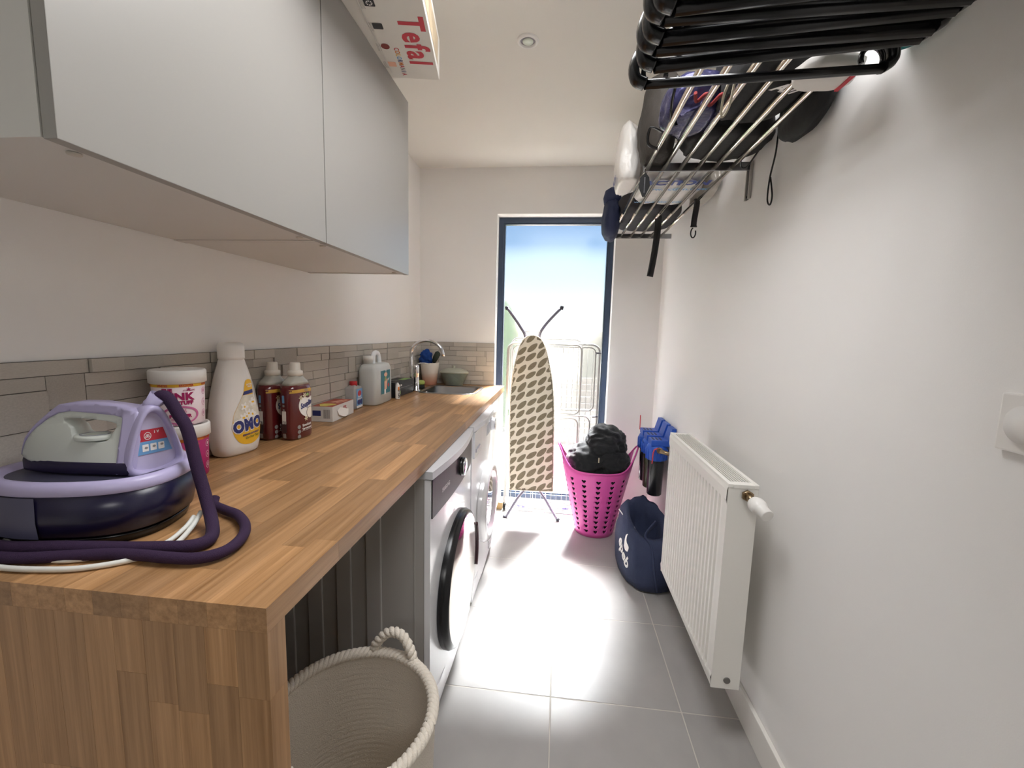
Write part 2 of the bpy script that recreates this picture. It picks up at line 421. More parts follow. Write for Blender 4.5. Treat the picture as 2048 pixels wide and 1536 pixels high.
gw = MB().prism([(p[0], 9.0, p[2] - .06) for p in gp], (0, .25, 0)).build('garden_wall', mat('white_render', '8f8a82', .9)); tag(gw, 'white rendered garden wall with rounded top far outside window', 'wall')

# ---- stone backsplash on the left wall and the far wall
sm_ = MB(); sm_.box((-.5, 0, -.5), (.5, 1, .5)); su = sm_.build('stone_strip', m_stone); su_me = su.data; bpy.data.objects.remove(su)
rg = random.Random(11)
ZB, ZTOP = .9025, 1.2035
def strip_pattern(w):
    out = []; rows = [.031, .036, .030, .042, .030, .034, .040, .028, .030]
    sc = (ZTOP - ZB) / sum(rows); z = ZB; skip = []
    for ri, h in enumerate(rows):
        h *= sc; x = 0; nsk = []
        while x < w - 1e-4:
            L = min(rg.choice([.07, .1, .13, .17, .21]), w - x)
            if w - x - L < .05: L = w - x
            blk = [s for s in skip if x < s[1] - 1e-4 and x + L > s[0] + 1e-4]
            if blk and abs(blk[0][0] - x) < 1e-4: x = blk[0][1]; continue
            if blk: L = blk[0][0] - x
            hh = h
            if L < .14 and ri < len(rows) - 1 and rg.random() < .22: hh = h + rows[ri + 1] * sc; nsk.append((x, x + L))
            if L > .004: out.append((x, x + L, z, z + hh))
            x += L
        skip = nsk; z += h
    return out
tile_u = [(YN + .02 if False else -.02, .4889), (.4889, 1.1209), (1.1209, 1.7529), (1.7529, 2.3849), (2.3849, YF)]
for a, b in tile_u:
    if b < .3: continue
    bt = MB().box((XL + .0005, a + .001, ZB), (XL + .006, b - .001, ZTOP)).build('backsplash_tile', mat('stone_tile_body', '57524d', .8), wl)
    for (u0, u1, z0, z1) in strip_pattern(b - a - .003):
        d = rg.uniform(.001, .0095)
        o = inst('stone_strip', su_me, bt, (XL + .0055, a + .0015 + (u0 + u1) / 2, (z0 + z1) / 2), (u1 - u0 - .0016, d, z1 - z0 - .0016), (0, 0, -PI / 2))
bt = MB().box((XL + .008, YF - .006, ZB), (OX0 - .0005, YF - .0005, ZTOP)).build('backsplash_tile', MATS['stone_tile_body'], wf)
for (u0, u1, z0, z1) in strip_pattern(OX0 - XL - .014):
    d = rg.uniform(.001, .0095)
    inst('stone_strip', su_me, bt, (XL + .012 + (u0 + u1) / 2, YF - .0055, (z0 + z1) / 2), (u1 - u0 - .0016, d, z1 - z0 - .0016), (0, 0, PI))

# ---- ceiling downlight
dl = thing('ceiling_downlight', 'small round white recessed spotlight in the ceiling', 'light', (-.165, 1.767, ZC))
MB().lathe([(.042, 0), (.041, -.005), (.036, -.008), (.031, -.008), (.029, -.001)], 32, cap=False).build('trim_ring', m_pwhite, dl)
MB().lathe([(.029, -.001), (.026, -.0005), (.001, -.0005)], 32, cap=False).build('reflector', mat('grey_reflector', '8d8790', .35), dl)
MB().lathe([(.0005, -.004), (.02, -.004), (.021, -.0015)], 24, c=(0, .004), cap=False).build('lens', mat('frosted_lens', 'dfe8dc', .4), dl)

# ================================================================== WORKTOP
CF, CN, CZ, CT = -.3806, .4954, .9017, .0372
wt = thing('worktop', 'long oak butcher block worktop along the left wall', 'worktop', (0, 0, 0))
cu = MB(); cu.box((-.5, -.5, -.5), (.5, .5, .5)); cuo = cu.build('stave', m_woodY); cube_me = cuo.data; bpy.data.objects.remove(cuo)
cu2 = MB(); cu2.box((-.5, -.5, -.5), (.5, .5, .5)); cuo2 = cu2.build('stave', m_woodZ); cubez_me = cuo2.data; bpy.data.objects.remove(cuo2)
SX0, SX1, SY0, SY1 = -.845, -.525, 2.515, 2.865          # cut-out for the sink
def put_stave(x0, x1, y0, y1):
    if x1 - x0 < .001 or y1 - y0 < .001: return
    inst('stave', cube_me, wt, ((x0 + x1) / 2, (y0 + y1) / 2, CZ - CT / 2), (x1 - x0 - .0002, y1 - y0 - .0002, CT))
rs = random.Random(5); nst = 14; wst = (CF - XL - .001) / nst
for i in range(nst):
    x0 = XL + .0005 + i * wst; x1 = x0 + wst; y = CN - rs.uniform(0, .3)
    while y < YF - .001:
        L = rs.uniform(.22, .62); y0 = max(y, CN); y1 = min(y + L, YF - .0005)
        if YF - y1 < .06: y1 = YF - .0005
        if y1 > y0 + .002:
            if x1 > SX0 and x0 < SX1 and y1 > SY0 and y0 < SY1:
                put_stave(x0, x1, y0, max(y0, SY0)) if y0 < SY0 else None
                put_stave(x0, x1, SY1, y1) if y1 > SY1 else None
                ya, yb = max(y0, SY0), min(y1, SY1)
                if x0 < SX0: put_stave(x0, SX0, ya, yb)
                if x1 > SX1: put_stave(SX1, x1, ya, yb)
            else: put_stave(x0, x1, y0, y1)
        y = y1 if y1 > y else y + L
ep = thing('worktop_end_panel', 'upright oak stave end panel carrying the near end of worktop', 'panel', (0, 0, 0))
PT = .0375; nst = 13; wst = (CF - XL - .004) / nst
for i in range(nst):
    x0 = XL + .003 + i * wst; z = .001 - rs.uniform(0, .3)
    while z < CZ - CT - .0005:
        L = rs.uniform(.25, .6); z0 = max(z, .001); z1 = min(z + L, CZ - CT - .0006)
        if CZ - CT - z1 < .06: z1 = CZ - CT - .0006
        if z1 > z0 + .002: inst('stave', cubez_me, ep, (x0 + wst / 2, CN + PT / 2 + .0008, (z0 + z1) / 2), (wst - .0003, PT, z1 - z0 - .0003))
        z = z1 if z1 > z else z + L

# ================================================================== APPLIANCES (front faces +X; local x = depth out, y = along wall)
FX = -.372
def side_ribs(mb, y, xs, z0, z1, dep):
    for x, w in xs: mb.prism([(x - w / 2, y, z0), (x + w / 2, y, z0), (x + w * .2, y - dep, z0 + .01), (x - w * .2, y - dep, z0 + .01)], (0, 0, z1 - z0))
def washer(name, label, y0, dryer):
    t = thing(name, label, 'washing machine' if not dryer else 'tumble dryer', (FX, y0, 0))
    b = MB(); b.box((-.545, .004, .018), (-.012, .596, .845), bev=.006)
    if dryer:
        for x in (-.201, -.30, -.398, -.496): b.box((x, -.003, .07), (x + .049, .008, .80), bev=.003)
        b.box((-.047, .002, .03), (-.044, .006, .83))
    b.build('body', m_grey if dryer else m_applw, t)
    f = MB(); n = 20
    # slightly bowed front panel
    prof = [(-.014, .002)] + [(.004 + .012 * math.sin(PI * i / n), .004 + .592 * i / n) for i in range(n + 1)] + [(-.014, .598)]
    f.prism([(p[0], p[1], .02) for p in prof], (0, 0, .815)); f.build('front_panel', m_applw, t)
    lid = MB(); prof = [(-.55, .001)] + [(.012 + .022 * math.sin(PI * i / n), .001 + .598 * i / n) for i in range(n + 1)] + [(-.55, .599)]
    lid.prism([(p[0], p[1], .838) for p in prof], (0, 0, .024)); lid.build('top_cover', mat('light_grey_cover', 'c7c8cc', .28), t)
    pan = MB(); zz = (.71, .832)
    if dryer:
        prof = [(.0055 + .012 * math.sin(PI * i / n), .012 + .578 * i / n) for i in range(n + 1)]
        pan.prism([(p[0] - .01, p[1], zz[0]) for p in prof] + [(p[0] + .003, p[1], zz[0]) for p in reversed(prof)], (0, 0, zz[1] - zz[0]))
        pan.build('control_panel', m_darkpanel, t)
        decal('lettering', text_bm('SAMSUNG', .020, .0006, .9), lambda u, v: (.0092 + .012 * math.sin(PI * (u - .012) / .578), u, v), mat('pale_logo', 'b9b4b4', .5), t, (.14, .768), .008)
    else:
        MB().box((.004, .02, zz[0]), (.014, .30, zz[1]), bev=.003).build('drawer', m_applw, t)
        MB().box((.012, .32, .745), (.0175, .42, .80), bev=.002).build('display', mat('pale_lcd', '9aa0ab', .15), t)
        MB().box((.012, .04, .735), (.018, .14, .752), bev=.002).build('drawer_grip', mat('grey_grip', 'a5a5ad', .3), t)
    ky = .345 if dryer else .50
    MB().tube([(.008, ky, .772), (.034, ky, .772)], [.036, .034], 28).build('knob_base', m_blackp if dryer else m_applw, t)
    MB().tube([(.034, ky, .772), (.0365, ky, .772), (.037, ky, .772)], [.034, .032, .001], 28).build('knob_face', m_chrome, t)
    cy, cz = .31, (.352 if dryer else .40); R0 = .248 if dryer else .205
    def ring(prof, nm, m):
        rings = []
        for r, x in prof: rings.append([(x, cy + r * math.cos(2 * PI * j / 56), cz + r * math.sin(2 * PI * j / 56)) for j in range(56)])
        return MB().loft(rings, cap=False).build(nm, m, dr)
    dr = bpy.data.objects.new('door', None); COL.objects.link(dr); dr.parent = t
    if dryer:
        ring([(R0, .010), (R0 + .002, .026), (R0 - .006, .042), (R0 - .018, .046)], 'door_rim', m_blackp)
        ring([(R0 - .018, .046), (R0 - .05, .051), (.12, .056), (.0005, .058)], 'door_glass', mat('mirror_door_glass', 'bfb6ae', .06, 1))
        MB().tube(arc((.05, cy, cz), R0 - .008, -.35, .5, 12, 'yz'), .006, 8).build('door_handle', mat('dark_handle', '4a2f33', .3), dr)
    else:
        ring([(R0, .012), (R0 + .003, .03), (R0 - .004, .048), (R0 - .02, .056), (R0 - .045, .052), (R0 - .06, .036)], 'door_rim', mat('pearl_door_rim', 'd7d5d6', .15, .3))
        ring([(R0 - .06, .036), (.10, .046), (.0005, .05)], 'door_glass', mat('dark_door_glass', '2a333c', .05, coat=1))
        vb = MB()
        for k in range(8): vb.box((.012, .46, .05 + k * .011), (.0185, .56, .056 + k * .011))
        vb.build('vent_grille', m_applw, t)
    MB().box((.0, .01, .02), (.013, .59, .095)).build('plinth', m_applw, t)
    for px_, py_ in ((-.5, .06), (-.5, .54), (-.06, .06), (-.06, .54)): MB().cyl((px_, py_, 0), (px_, py_, .02), .02, 12).build('foot', m_blackp, t)
    return t
washer('tumble_dryer', 'white front loader with smoked dark control panel and black rimmed mirror door', 1.192, True)
washer('washing_machine', 'white washing machine with pale door ring beside the sink cupboard', 1.812, False)

sc_ = thing('sink_cupboard', 'white cupboard under the sink with a small bar handle', 'cupboard', (0, 0, 0))
sb = MB(); sb.box((XL + .004, 2.425, .08), (-.404, 2.445, .862)); sb.box((XL + .004, 2.985, .08), (-.404, YF - .017, .862)); sb.box((XL + .004, 2.445, .08), (-.404, 2.985, .1)); sb.box((XL + .004, 2.425, .001), (-.45, YF - .017, .08))
sb.build('carcass', m_cab, sc_)
d_ = MB().box((-.402, 2.428, .085), (-.384, YF - .02, .858), bev=.0015).build('door', m_cab, sc_)
MB().box((-.384, 2.50, .800), (-.362, 2.66, .812), bev=.003).build('handle', m_pwhite, d_)

# ---- sink and tap
sk = thing('sink', 'square stainless steel sink with rounded corners set in worktop', 'sink', ((SX0 + SX1) / 2, (SY0 + SY1) / 2, CZ))
def rr(w, d, r, z): return [(p[0], p[1], z) for p in rrect(-w / 2, -d / 2, w / 2, d / 2, r, 6)]
MB().loft([rr(.375, .405, .085, .0005), rr(.373, .403, .084, .004), rr(.345, .375, .08, .0045), rr(.335, .365, .078, .001), rr(.315, .345, .075, -.004), rr(.30, .33, .07, -.13), rr(.26, .29, .06, -.148), rr(.05, .05, .024, -.152)], cap=False).build('basin', m_steel, sk)
MB().lathe([(.03, -.151), (.03, -.149), (.022, -.15), (.0005, -.15)], 24, cap=False).build('drain', m_chrome, sk)
MB().lathe([(.007, .0), (.007, .006), (.0005, .006)], 12, c=(-.12, -.165), cap=False).build('plug_pin', m_chrome, sk)
tp = thing('tap', 'chrome swan neck mixer tap standing behind the sink', 'tap', (-.882, 2.56, CZ + .0005))
MB().lathe([(.024, 0), (.024, .008), (.019, .012), (.0185, .10), (.0195, .105), (.0195, .15), (.0185, .163), (.0005, .165)], 28).build('body', m_chrome, tp)
MB().tube(spline([(.004, 0, .158), (.012, -.004, .172), (.05, -.006, .178), (.085, -.006, .174)], 4), .0055, 8, flat=.6).build('lever', m_chrome, tp)
MB().tube([(-.012, .008, .03), (-.036, .010, .05)] + [(-.036, .010, z) for z in (.08, .14, .2, .23)] + arc((.066, .010, .23), .102, PI, .12, 18, 'xz', .088) + [(.170, .010, .235 - .012)], .0105, 14).build('spout', m_chrome, tp)

# ================================================================== WALL CABINETS
KX, KY0, KY1, KY2, KZ0, KZ1 = -.5967, .466, 1.0514, 1.6454, 1.4956, 2.1278
for nm, lb, a, b in (('wall_cabinet', 'white wall cabinet nearest the camera with a plain flat door', KY0, KY1 - .0008), ('wall_cabinet', 'white wall cabinet farther along nearest the window with plain door', KY1 + .0008, KY2)):
    t = thing(nm, lb, 'cabinet', (XL + .001, a, KZ0)); L = b - a; D = KX - XL - .001; Hh = KZ1 - KZ0
    k = MB(); k.box((0, 0, .002), (D - .021, .017, Hh)); k.box((0, L - .017, .002), (D - .021, L, Hh)); k.box((0, .017, .004), (D - .021, L - .017, .021)); k.box((0, .017, Hh - .017), (D - .021, L - .017, Hh)); k.box((0, .017, .021), (.008, L - .017, Hh - .017))
    k.build('carcass', m_cab, t)
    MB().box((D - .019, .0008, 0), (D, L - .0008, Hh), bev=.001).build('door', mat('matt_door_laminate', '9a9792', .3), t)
    for yy in (.05, L - .05): MB().lathe([(.008, .0035), (.008, .0015), (.0005, .0015)], 12, c=(D - .04, yy), cap=False).build('cap', mat('cover_cap', 'cfc9bf', .5), t)

# ---- pan box on top of the cabinets (underside and text face down)
bx = thing('cardboard_box', 'white cardboard cookware box with red lettering overhanging wall cabinet', 'box', (-.44, 1.515, KZ1 + .0005), R(9))
bw, bl_, bh = .46, .62, .125
MB().box((-bw, -bl_, 0), (0, 0, bh), bev=.002).build('carton', mat('white_carton', 'dcd8d0', .5, mottle=.05), bx)
und = lambda u, v: (u, v, -.0006)
def und_txt(s, size, m, pos, bold=0, nm='lettering', sx=1, sp=1):
    # read from below: letters run towards +y, tops towards +x
    bm_ = text_bm(s, size, bold, sx, spacing=sp)
    return decal(nm, bm_, lambda u, v: (pos[0] + v, pos[1] + u, -.0006), m, bx)
und_txt('Tefal', .100, m_redp, (-.050, -.185), .0028, sx=.92, sp=1.16)
for ch, mm, k in zip('COLORMANIA', (m_redp, m_orange, m_yellow, m_bluep, m_navyp, m_orange, m_redp, m_greyp, m_navyp, m_redp), range(10)):
    und_txt(ch, .021, mm, (-.112, -.150 + k * .0140), .0005, sx=.85)
for k, mm in enumerate((m_blackpr, m_blackpr, mat('dark_red_print', '7c2a24', .5), m_peach)):
    cy_ = -.33 + k * .085
    p = rrect(-.014, -.012, .014, .012, .003) if k != 2 else ell(0, 0, .013, .013)
    decal('pictogram', flat2d([[(q[0] - .142, q[1] + cy_) for q in p]]), und, mm, bx)
    if k == 0:
        for a in range(8): decal('pictogram', flat2d([[(-.142 + .009 * math.cos(a * PI / 4 + .3 * s_) * (.4 if s_ == 0 else 1), cy_ + .009 * math.sin(a * PI / 4 + .3 * s_) * (.4 if s_ == 0 else 1)) for s_ in (-1, 0, 1)]]), lambda u, v: (u, v, -.001), m_whitep, bx)
    for s_ in range(4): decal('small_print', flat2d([[(-.167 + s_ * .003, cy_ - .012), (-.166 + s_ * .003, cy_ - .012), (-.166 + s_ * .003, cy_ + .022), (-.167 + s_ * .003, cy_ + .022)]]), und, m_greyp, bx)
MB().prism([(-.19, -.6, -.0008), (-.155, -.03, -.0008), (-.15, -.03, -.0012), (-.18, -.6, -.018)], (.0, .0, .0008)).build('flap', mat('carton_flap', 'd2cec8', .6), bx)
decal('picture', flat2d([[(-.58, .02), (-.05, .02), (-.05, .10), (-.58, .10)]]), lambda u, v: (.0007, u, v), mat('carton_picture', 'b7a58a', .5, mottle=.6, mscale=18), bx)

# ================================================================== RADIATOR
rd = thing('radiator', 'white ribbed panel radiator on the right wall', 'radiator', (0, 0, 0))
RX, RX1, RY0, RY1, RZ0, RZ1 = .5146, .604, 1.2812, 1.9493, .1908, .853
k = MB(); nr = 20; pts = []
pit = (RY1 - RY0 - .05) / nr
pts.append((RX + .004, RY0))
for i in range(nr):
    y = RY0 + .025 + i * pit
    pts += [(RX + .0005, y), (RX + .0005, y + pit * .42), (RX + .009, y + pit * .55), (RX + .009, y + pit * .87)]
pts += [(RX + .0005, RY1 - .025), (RX + .004, RY1)]
zs = [RZ0 + .035, RZ0 + .05, RZ1 - .065, RZ1 - .05]
rings = []
for z, f in zip([RZ0, RZ0 + .03, RZ0 + .045, RZ1 - .065, RZ1 - .05, RZ1 - .02, RZ1], (0, 0, 1, 1, 0, 0, 0)):
    rings.append([(RX + .0005 + (p[0] - RX - .0005) * f + (.004 if z in (RZ0, RZ1) else 0), p[1], z) for p in pts])
k.loft(rings, cap=False, smooth=False, closed=False)
k.build('front_panel', m_white, rd)
k = MB(); k.box((RX + .012, RY0 + .004, RZ0), (RX1 - .004, RY0 + .006, RZ1 - .004)); k.box((RX + .012, RY0 + .006, RZ0 + .005), (RX1 - .01, RY1 - .006, RZ1 - .03)); k.build('core', mat('radiator_core_shade', '2b2a28', .8), rd)  # core coloured dark to paint the shade behind the grille slots
k = MB(); k.box((RX + .004, RY0 - .001, RZ0 - .004), (RX1, RY0 + .004, RZ1 - .012)); k.build('side_cover', m_white, rd)
MB().box((RX + .004, RY1 - .004, RZ0 - .004), (RX1, RY1 + .001, RZ1 - .012)).build('side_cover', m_white, rd)
MB().box((RX1 - .006, RY0 + .004, RZ0), (RX1 - .001, RY1 - .004, RZ1 - .03)).build('back_panel', m_white, rd)
k = MB(); k.box((RX + .003, RY0 - .002, RZ1 - .012), (RX + .017, RY1 + .002, RZ1 + .001), bev=.002); k.box((RX1 - .012, RY0 - .002, RZ1 - .012), (RX1 + .001, RY1 + .002, RZ1 + .001), bev=.002)
k.box((RX + .017, RY0 - .002, RZ1 - .012), (RX1 - .012, RY0 + .026, RZ1), bev=.001); k.box((RX + .017, RY1 - .026, RZ1 - .012), (RX1 - .012, RY1 + .002, RZ1), bev=.001); k.build('grille_frame', m_white, rd)
for i in range(7):
    x = RX + .0225 + i * .0082
    MB().box((x, RY0 + .026, RZ1 - .008), (x + .0026, RY1 - .026, RZ1)).build('grille_bar', m_white, rd)
k = MB()
for i in range(7): y = RY0 + .05 + i * .095; k.box((RX + .017, y, RZ1 - .018), (RX1 - .012, y + .002, RZ1 - .010))
k.build('grille_crossbar', m_white, rd)
vl = MB(); vl.tube([(.572, RY0 + .002, .822), (.572, RY0 - .012, .822)], [.017, .017], 6); vl.build('valve_nut', m_brass, rd)
MB().tube([(.572, RY0 - .010, .822), (.573, RY0 - .022, .820), (.575, RY0 - .032, .817)], [.012, .009, .0085], 16).build('valve_stem', m_brass, rd)
a, b = Vector((.575, RY0 - .03, .817)), Vector((.588, RY0 - .098, .800))
MB().tube([a, a.lerp(b, .08), a.lerp(b, .25), a.lerp(b, .45), a.lerp(b, .58), a.lerp(b, .63), a.lerp(b, .98), b], [.012, .018, .0235, .024, .021, .018, .0175, .015], 28).build('thermostat_head', m_pwhite, rd)
MB().tube([(.565, RY0 + .002, .216), (.565, RY0 - .004, .216)], [.011, .010], 20).build('drain_plug', mat('grey_plug', '6d6a66', .5), rd)
for y in (1.42, 1.8): MB().box((RX1 - .002, y, .3), (XR - .001, y + .03, .33)).build('wall_bracket', m_white, rd)
MB().tube([(.58, RY1 - .06, RZ0 + .004), (.60, RY1 - .06, .12), (.63, RY1 - .05, .10), (XR - .002, RY1 - .05, .10)], .008, 10).build('pipe', m_steel, rd)

# ---- dimmer switch
sw = thing('wall_switch', 'white square wall switch with round dial at right edge', 'switch', (XR, .66, 1.172))
MB().box((-.011, -.043, -.043), (-.0005, .043, .043), bev=.003).build('plate', m_pwhite, sw)
MB().tube([(-.010, 0, 0), (-.018, 0, 0), (-.0185, 0, 0)], [.029, .0275, .001], 28).build('dial', m_pwhite, sw)

# ================================================================== THINGS ON THE WORKTOP
Z0 = CZ + .0006
# ---- steam station
ST = (-.828, .684); SA = R(15)
stn = thing('ironing_station', 'dark purple steam station base with lilac rim on worktop', 'steam station', (ST[0], ST[1], Z0), SA)
def oval(a0, a1, b, z, n=48, p=2.6, tail=.0):
    out = []
    for j in range(n):
        t = 2 * PI * j / n; c_, s_ = math.cos(t), math.sin(t)
        x = math.copysign(abs(c_) ** (2 / p), c_); y = math.copysign(abs(s_) ** (2 / p), s_)
        out.append(((a0 if x > 0 else a1) * abs(x) * (1 if x > 0 else -1), b * y * (1 - .22 * max(0, -x) ** 2), z))
    return out
MB().loft([oval(.106, .172, .095, .0), oval(.11, .176, .098, .012), oval(.11, .176, .098, .016)]).build('foot_plate', m_blackp, stn)
MB().loft([oval(.100, .166, .090, .014), oval(.116, .179, .104, .022), oval(.122, .182, .109, .05), oval(.124, .180, .107, .093)]).build('body', mat('aubergine_gloss', '1b1733', .28), stn)
MB().loft([oval(.124, .180, .107, .093), oval(.126, .182, .109, .096), oval(.124, .180, .107, .108), oval(.118, .173, .100, .115), oval(.108, .162, .089, .113), oval(.102, .154, .081, .106)], cap=False).build('rim', m_lilac, stn)
MB().loft([oval(.102, .154, .081, .106), oval(.08, .1, .05, .1055), oval(.01, .01, .005, .105)], cap=False).build('rest_plate', mat('slate_rest_plate', '3b3a4c', .4), stn)
# translucent water tank panel on the left front
tk = []
for z, g in ((.022, .985), (.05, 1.004), (.092, .992)):
    full = oval(.124, .183, .1105, z, 96); tk.append([(p[0] * g, p[1] * g, p[2]) for p in full[50:71]])
MB().loft(tk, cap=False, closed=False).build('water_tank', mat('smoky_tank', '55556e', .3), stn)
# steam hose (joins the station) and mains cord
hz = Z0 + .011
LM = Matrix.Translation((ST[0], ST[1], Z0)) @ Matrix.Rotation(SA, 4, 'Z'); LI = LM.inverted()
def loc(ps): return [LI @ Vector(p) for p in ps]
hose = [(-.752, .712, 1.140), (-.742, .716, 1.147), (-.730, .718, 1.138), (-.716, .72, 1.112), (-.699, .72, 1.082), (-.681, .716, 1.015), (-.660, .708, .962), (-.632, .688, .928), (-.600, .655, .915),
        (-.588, .628, hz), (-.602, .608, hz), (-.640, .598, hz), (-.69, .588, hz), (-.74, .578, hz + .002), (-.80, .565, hz + .004), (-.87, .556, hz + .002), (-.93, .568, hz), (-.962, .61, hz)]
MB().tube(loc(spline(hose, 6)), .0108, 12).build('steam_hose', m_hose, stn)
hose2 = [(-.70, .775, .925), (-.691, .762, .916), (-.655, .748, hz), (-.612, .73, hz), (-.565, .69, hz), (-.538, .645, hz), (-.534, .602, hz), (-.560, .577, hz), (-.607, .572, hz), (-.65, .572, hz), (-.70, .570, hz - .001), (-.76, .556, hz - .002), (-.83, .538, hz - .002), (-.90, .535, hz - .001), (-.96, .55, hz)]
MB().tube(loc(spline(hose2, 6)), .0092, 12).build('steam_hose', m_hose, stn)
wc = Z0 + .0045
c1 = [(-.662, .70, .93), (-.655, .672, .915), (-.642, .625, wc), (-.647, .59, wc), (-.675, .558, wc), (-.72, .533, wc), (-.775, .522, wc), (-.83, .518, wc), (-.89, .522, wc), (-.95, .535, wc)]
MB().tube(loc(spline(c1, 6)), .0045, 8).build('mains_cord', m_cord, stn)
c2 = [(-.668, .69, .925), (-.664, .665, .914), (-.66, .62, wc + .001), (-.68, .588, wc + .0095), (-.72, .567, wc + .001), (-.77, .548, wc), (-.83, .552, wc + .003), (-.90, .575, wc + .005), (-.95, .60, wc + .004)]
MB().tube(loc(spline(c2, 6)), .0042, 8).build('mains_cord', m_cord, stn)

# ---- iron on the station
irn = thing('steam_iron', 'lilac and pearl white steam iron resting on purple station', 'iron', (-.825, .688, Z0 + .1075), SA)
zo = 1.012          # world height of iron's local zero is about 1.0098
def wid(x):         # half width of the sole along the iron, tip at -.146
    t = (x + .146) / .20
    return max(.0015, .052 * min(1, max(0, t)) ** .55 * (1 if x < .05 else 1 - (x - .05) * .8))
def sole_ring(z, s, d=0):
    xs = [-.146 + d + (.204 - 2 * d) * (1 - math.cos(PI * i / 20)) / 2 for i in range(21)]
    return [(x, -wid(x) * s, z + .06 * max(0, -x - .06) ** 1.2) for x in xs] + [(x, wid(x) * s, z + .06 * max(0, -x - .06) ** 1.2) for x in reversed(xs)]
MB().loft([sole_ring(.0, .96, .004), sole_ring(.004, 1.0, .0), sole_ring(.016, .99, .002), sole_ring(.022, .93, .006)]).build('soleplate', m_purple, irn)
def shell(name, outline, holes, wf_, m, step=.008, off=0):
    bm_ = flat2d([outline], holes, step, step)
    a_ = [(v.co.x, v.co.y) for v in bm_.verts]; bm_.verts.index_update()
    fs = [[v.index for v in f.verts] for f in bm_.faces]
    eb = [(e.verts[0].index, e.verts[1].index) for e in bm_.edges if len(e.link_faces) == 1]; bm_.free()
    n = len(a_); mb = MB()
    vs = [(x, -wf_(x, z), z) for x, z in a_] + [(x, wf_(x, z), z) for x, z in a_]
    mb.add(vs, [tuple(f) for f in fs] + [tuple(i + n for i in reversed(f)) for f in fs] + [(i, j, j + n, i + n) for i, j in eb], True)
    return mb.build(name, m, irn)
def iw(x, z):
    t = min(1, max(0, (z - .014) / .075)); base = wid(x) * .96
    return max(.0012, base * (1 - t) ** .8 + min(base, .017) * (1 - (1 - t) ** .8))
hole = spline([(-.050, .082, 0), (-.062, .096, 0), (-.045, .099, 0), (-.01, .096, 0), (.022, .088, 0), (.020, .072, 0), (.010, .058, 0), (-.02, .058, 0), (-.045, .066, 0)], 3, True)
hole = [(p.x, p.y) for p in hole]
outl = [(-.143, .028), (-.13, .056), (-.105, .082), (-.085, .099), (-.066, .110), (-.045, .112), (-.01, .109), (.025, .104), (.045, .096), (.052, .06), (.050, .012), (-.03, .010), (-.09, .014), (-.125, .021)]
shell('body_shell', outl, [hole], iw, m_ironw)
top = [(-.143, .030), (-.128, .062), (-.104, .090), (-.083, .110), (-.066, .124), (-.045, .127), (-.01, .126), (.03, .120), (.062, .110), (.064, .06), (.058, .004), (.036, .002), (.036, .05), (.038, .098), (.02, .104), (-.02, .109), (-.05, .112), (-.068, .109), (-.088, .098), (-.112, .076), (-.132, .05)]
shell('handle_cover', top, [], lambda x, z: (iw(x, max(.02, z)) if x < .035 else .022 + .026 * min(1, max(0, (.11 - z) / .1))) + .0012, m_lilac)
# dial under the handle
MB().lathe([(.030, .060), (.031, .064), (.029, .068), (.018, .0685), (.017, .066), (.0005, .066)], 32, c=(-.018, -.012), ey=.8, cap=False).build('dial', m_ironw, irn)
MB().lathe([(.022, .0684), (.0225, .0692), (.0185, .0692), (.019, .0684)], 32, c=(-.018, -.012), ey=.8, cap=False).build('dial_ring', mat('grey_dial_ring', '9d9ea6', .35), irn)
# heel: rounded triangular dish facing backwards-right
tri = [(p.x, p.y) for p in spline([(.0, .062, 0), (.022, .045, 0), (.047, -.02, 0), (.042, -.046, 0), (.0, -.054, 0), (-.042, -.046, 0), (-.047, -.02, 0), (-.022, .045, 0)], 5, True)]
HR = Matrix.Rotation(R(-30), 3, 'Z')
def heel(s, x, dz=0): return [HR @ Vector((x, p[0] * s * .92, p[1] * s * 1.12)) + Vector((.060, 0, .050 + dz)) for p in tri]
MB().loft([heel(1, 0), heel(1.05, .010), heel(1.04, .022), heel(1.0, .027), heel(.90, .027), heel(.85, .023), heel(.82, .015)], cap=False).build('heel', m_lilac, irn)
MB().loft([heel(.83, .015), heel(.4, .0145), heel(.02, .014)], cap=False).build('heel_plate', mat('lilac_plate', 'c4bcd9', .3), irn)
hp = lambda u, v: HR @ Vector((.0158, u * .92, v * 1.1)) + Vector((.060, 0, .050))
def trap(z0, z1, w): return [(-w(z0), z0), (w(z0), z0), (w(z1), z1), (-w(z1), z1)]
wtri = lambda z: max(.006, .034 * (1 - (z + .03) / .098) + .004)
decal('red_sticker', flat2d([trap(.004, .024, wtri)]), hp, m_redp, irn); decal('blue_sticker', flat2d([trap(-.018, .004, wtri)]), hp, m_bluep, irn)
hp2 = lambda u, v: Vector(hp(u, v)) + HR @ Vector((.0004, 0, 0))
decal('sticker_ring', flat2d([ell(-.009, .013, .0065, .0065)], [ell(-.009, .013, .0055, .0055)]), hp2, m_whitep, irn)
decal('lettering', text_bm('NO\nCALC', .0035, .0002), hp2, m_whitep, irn, (-.009, .013))
decal('lettering', text_bm('I  V', .006, .0003), hp2, m_whitep, irn, (.007, .018))
for k in range(3): decal('pictogram', flat2d([rrect(-.0055, -.006, .0055, .006, .001)]), hp2, m_whitep, irn, (-.014 + k * .014, -.007))
for k in range(3): decal('pictogram', flat2d([ell(0, 0, .003, .002, 12)]), lambda u, v: Vector(hp(u, v)) + HR @ Vector((.0008, 0, 0)), m_greyp, irn, (-.013 + k * .014, -.007 + .001 * k))
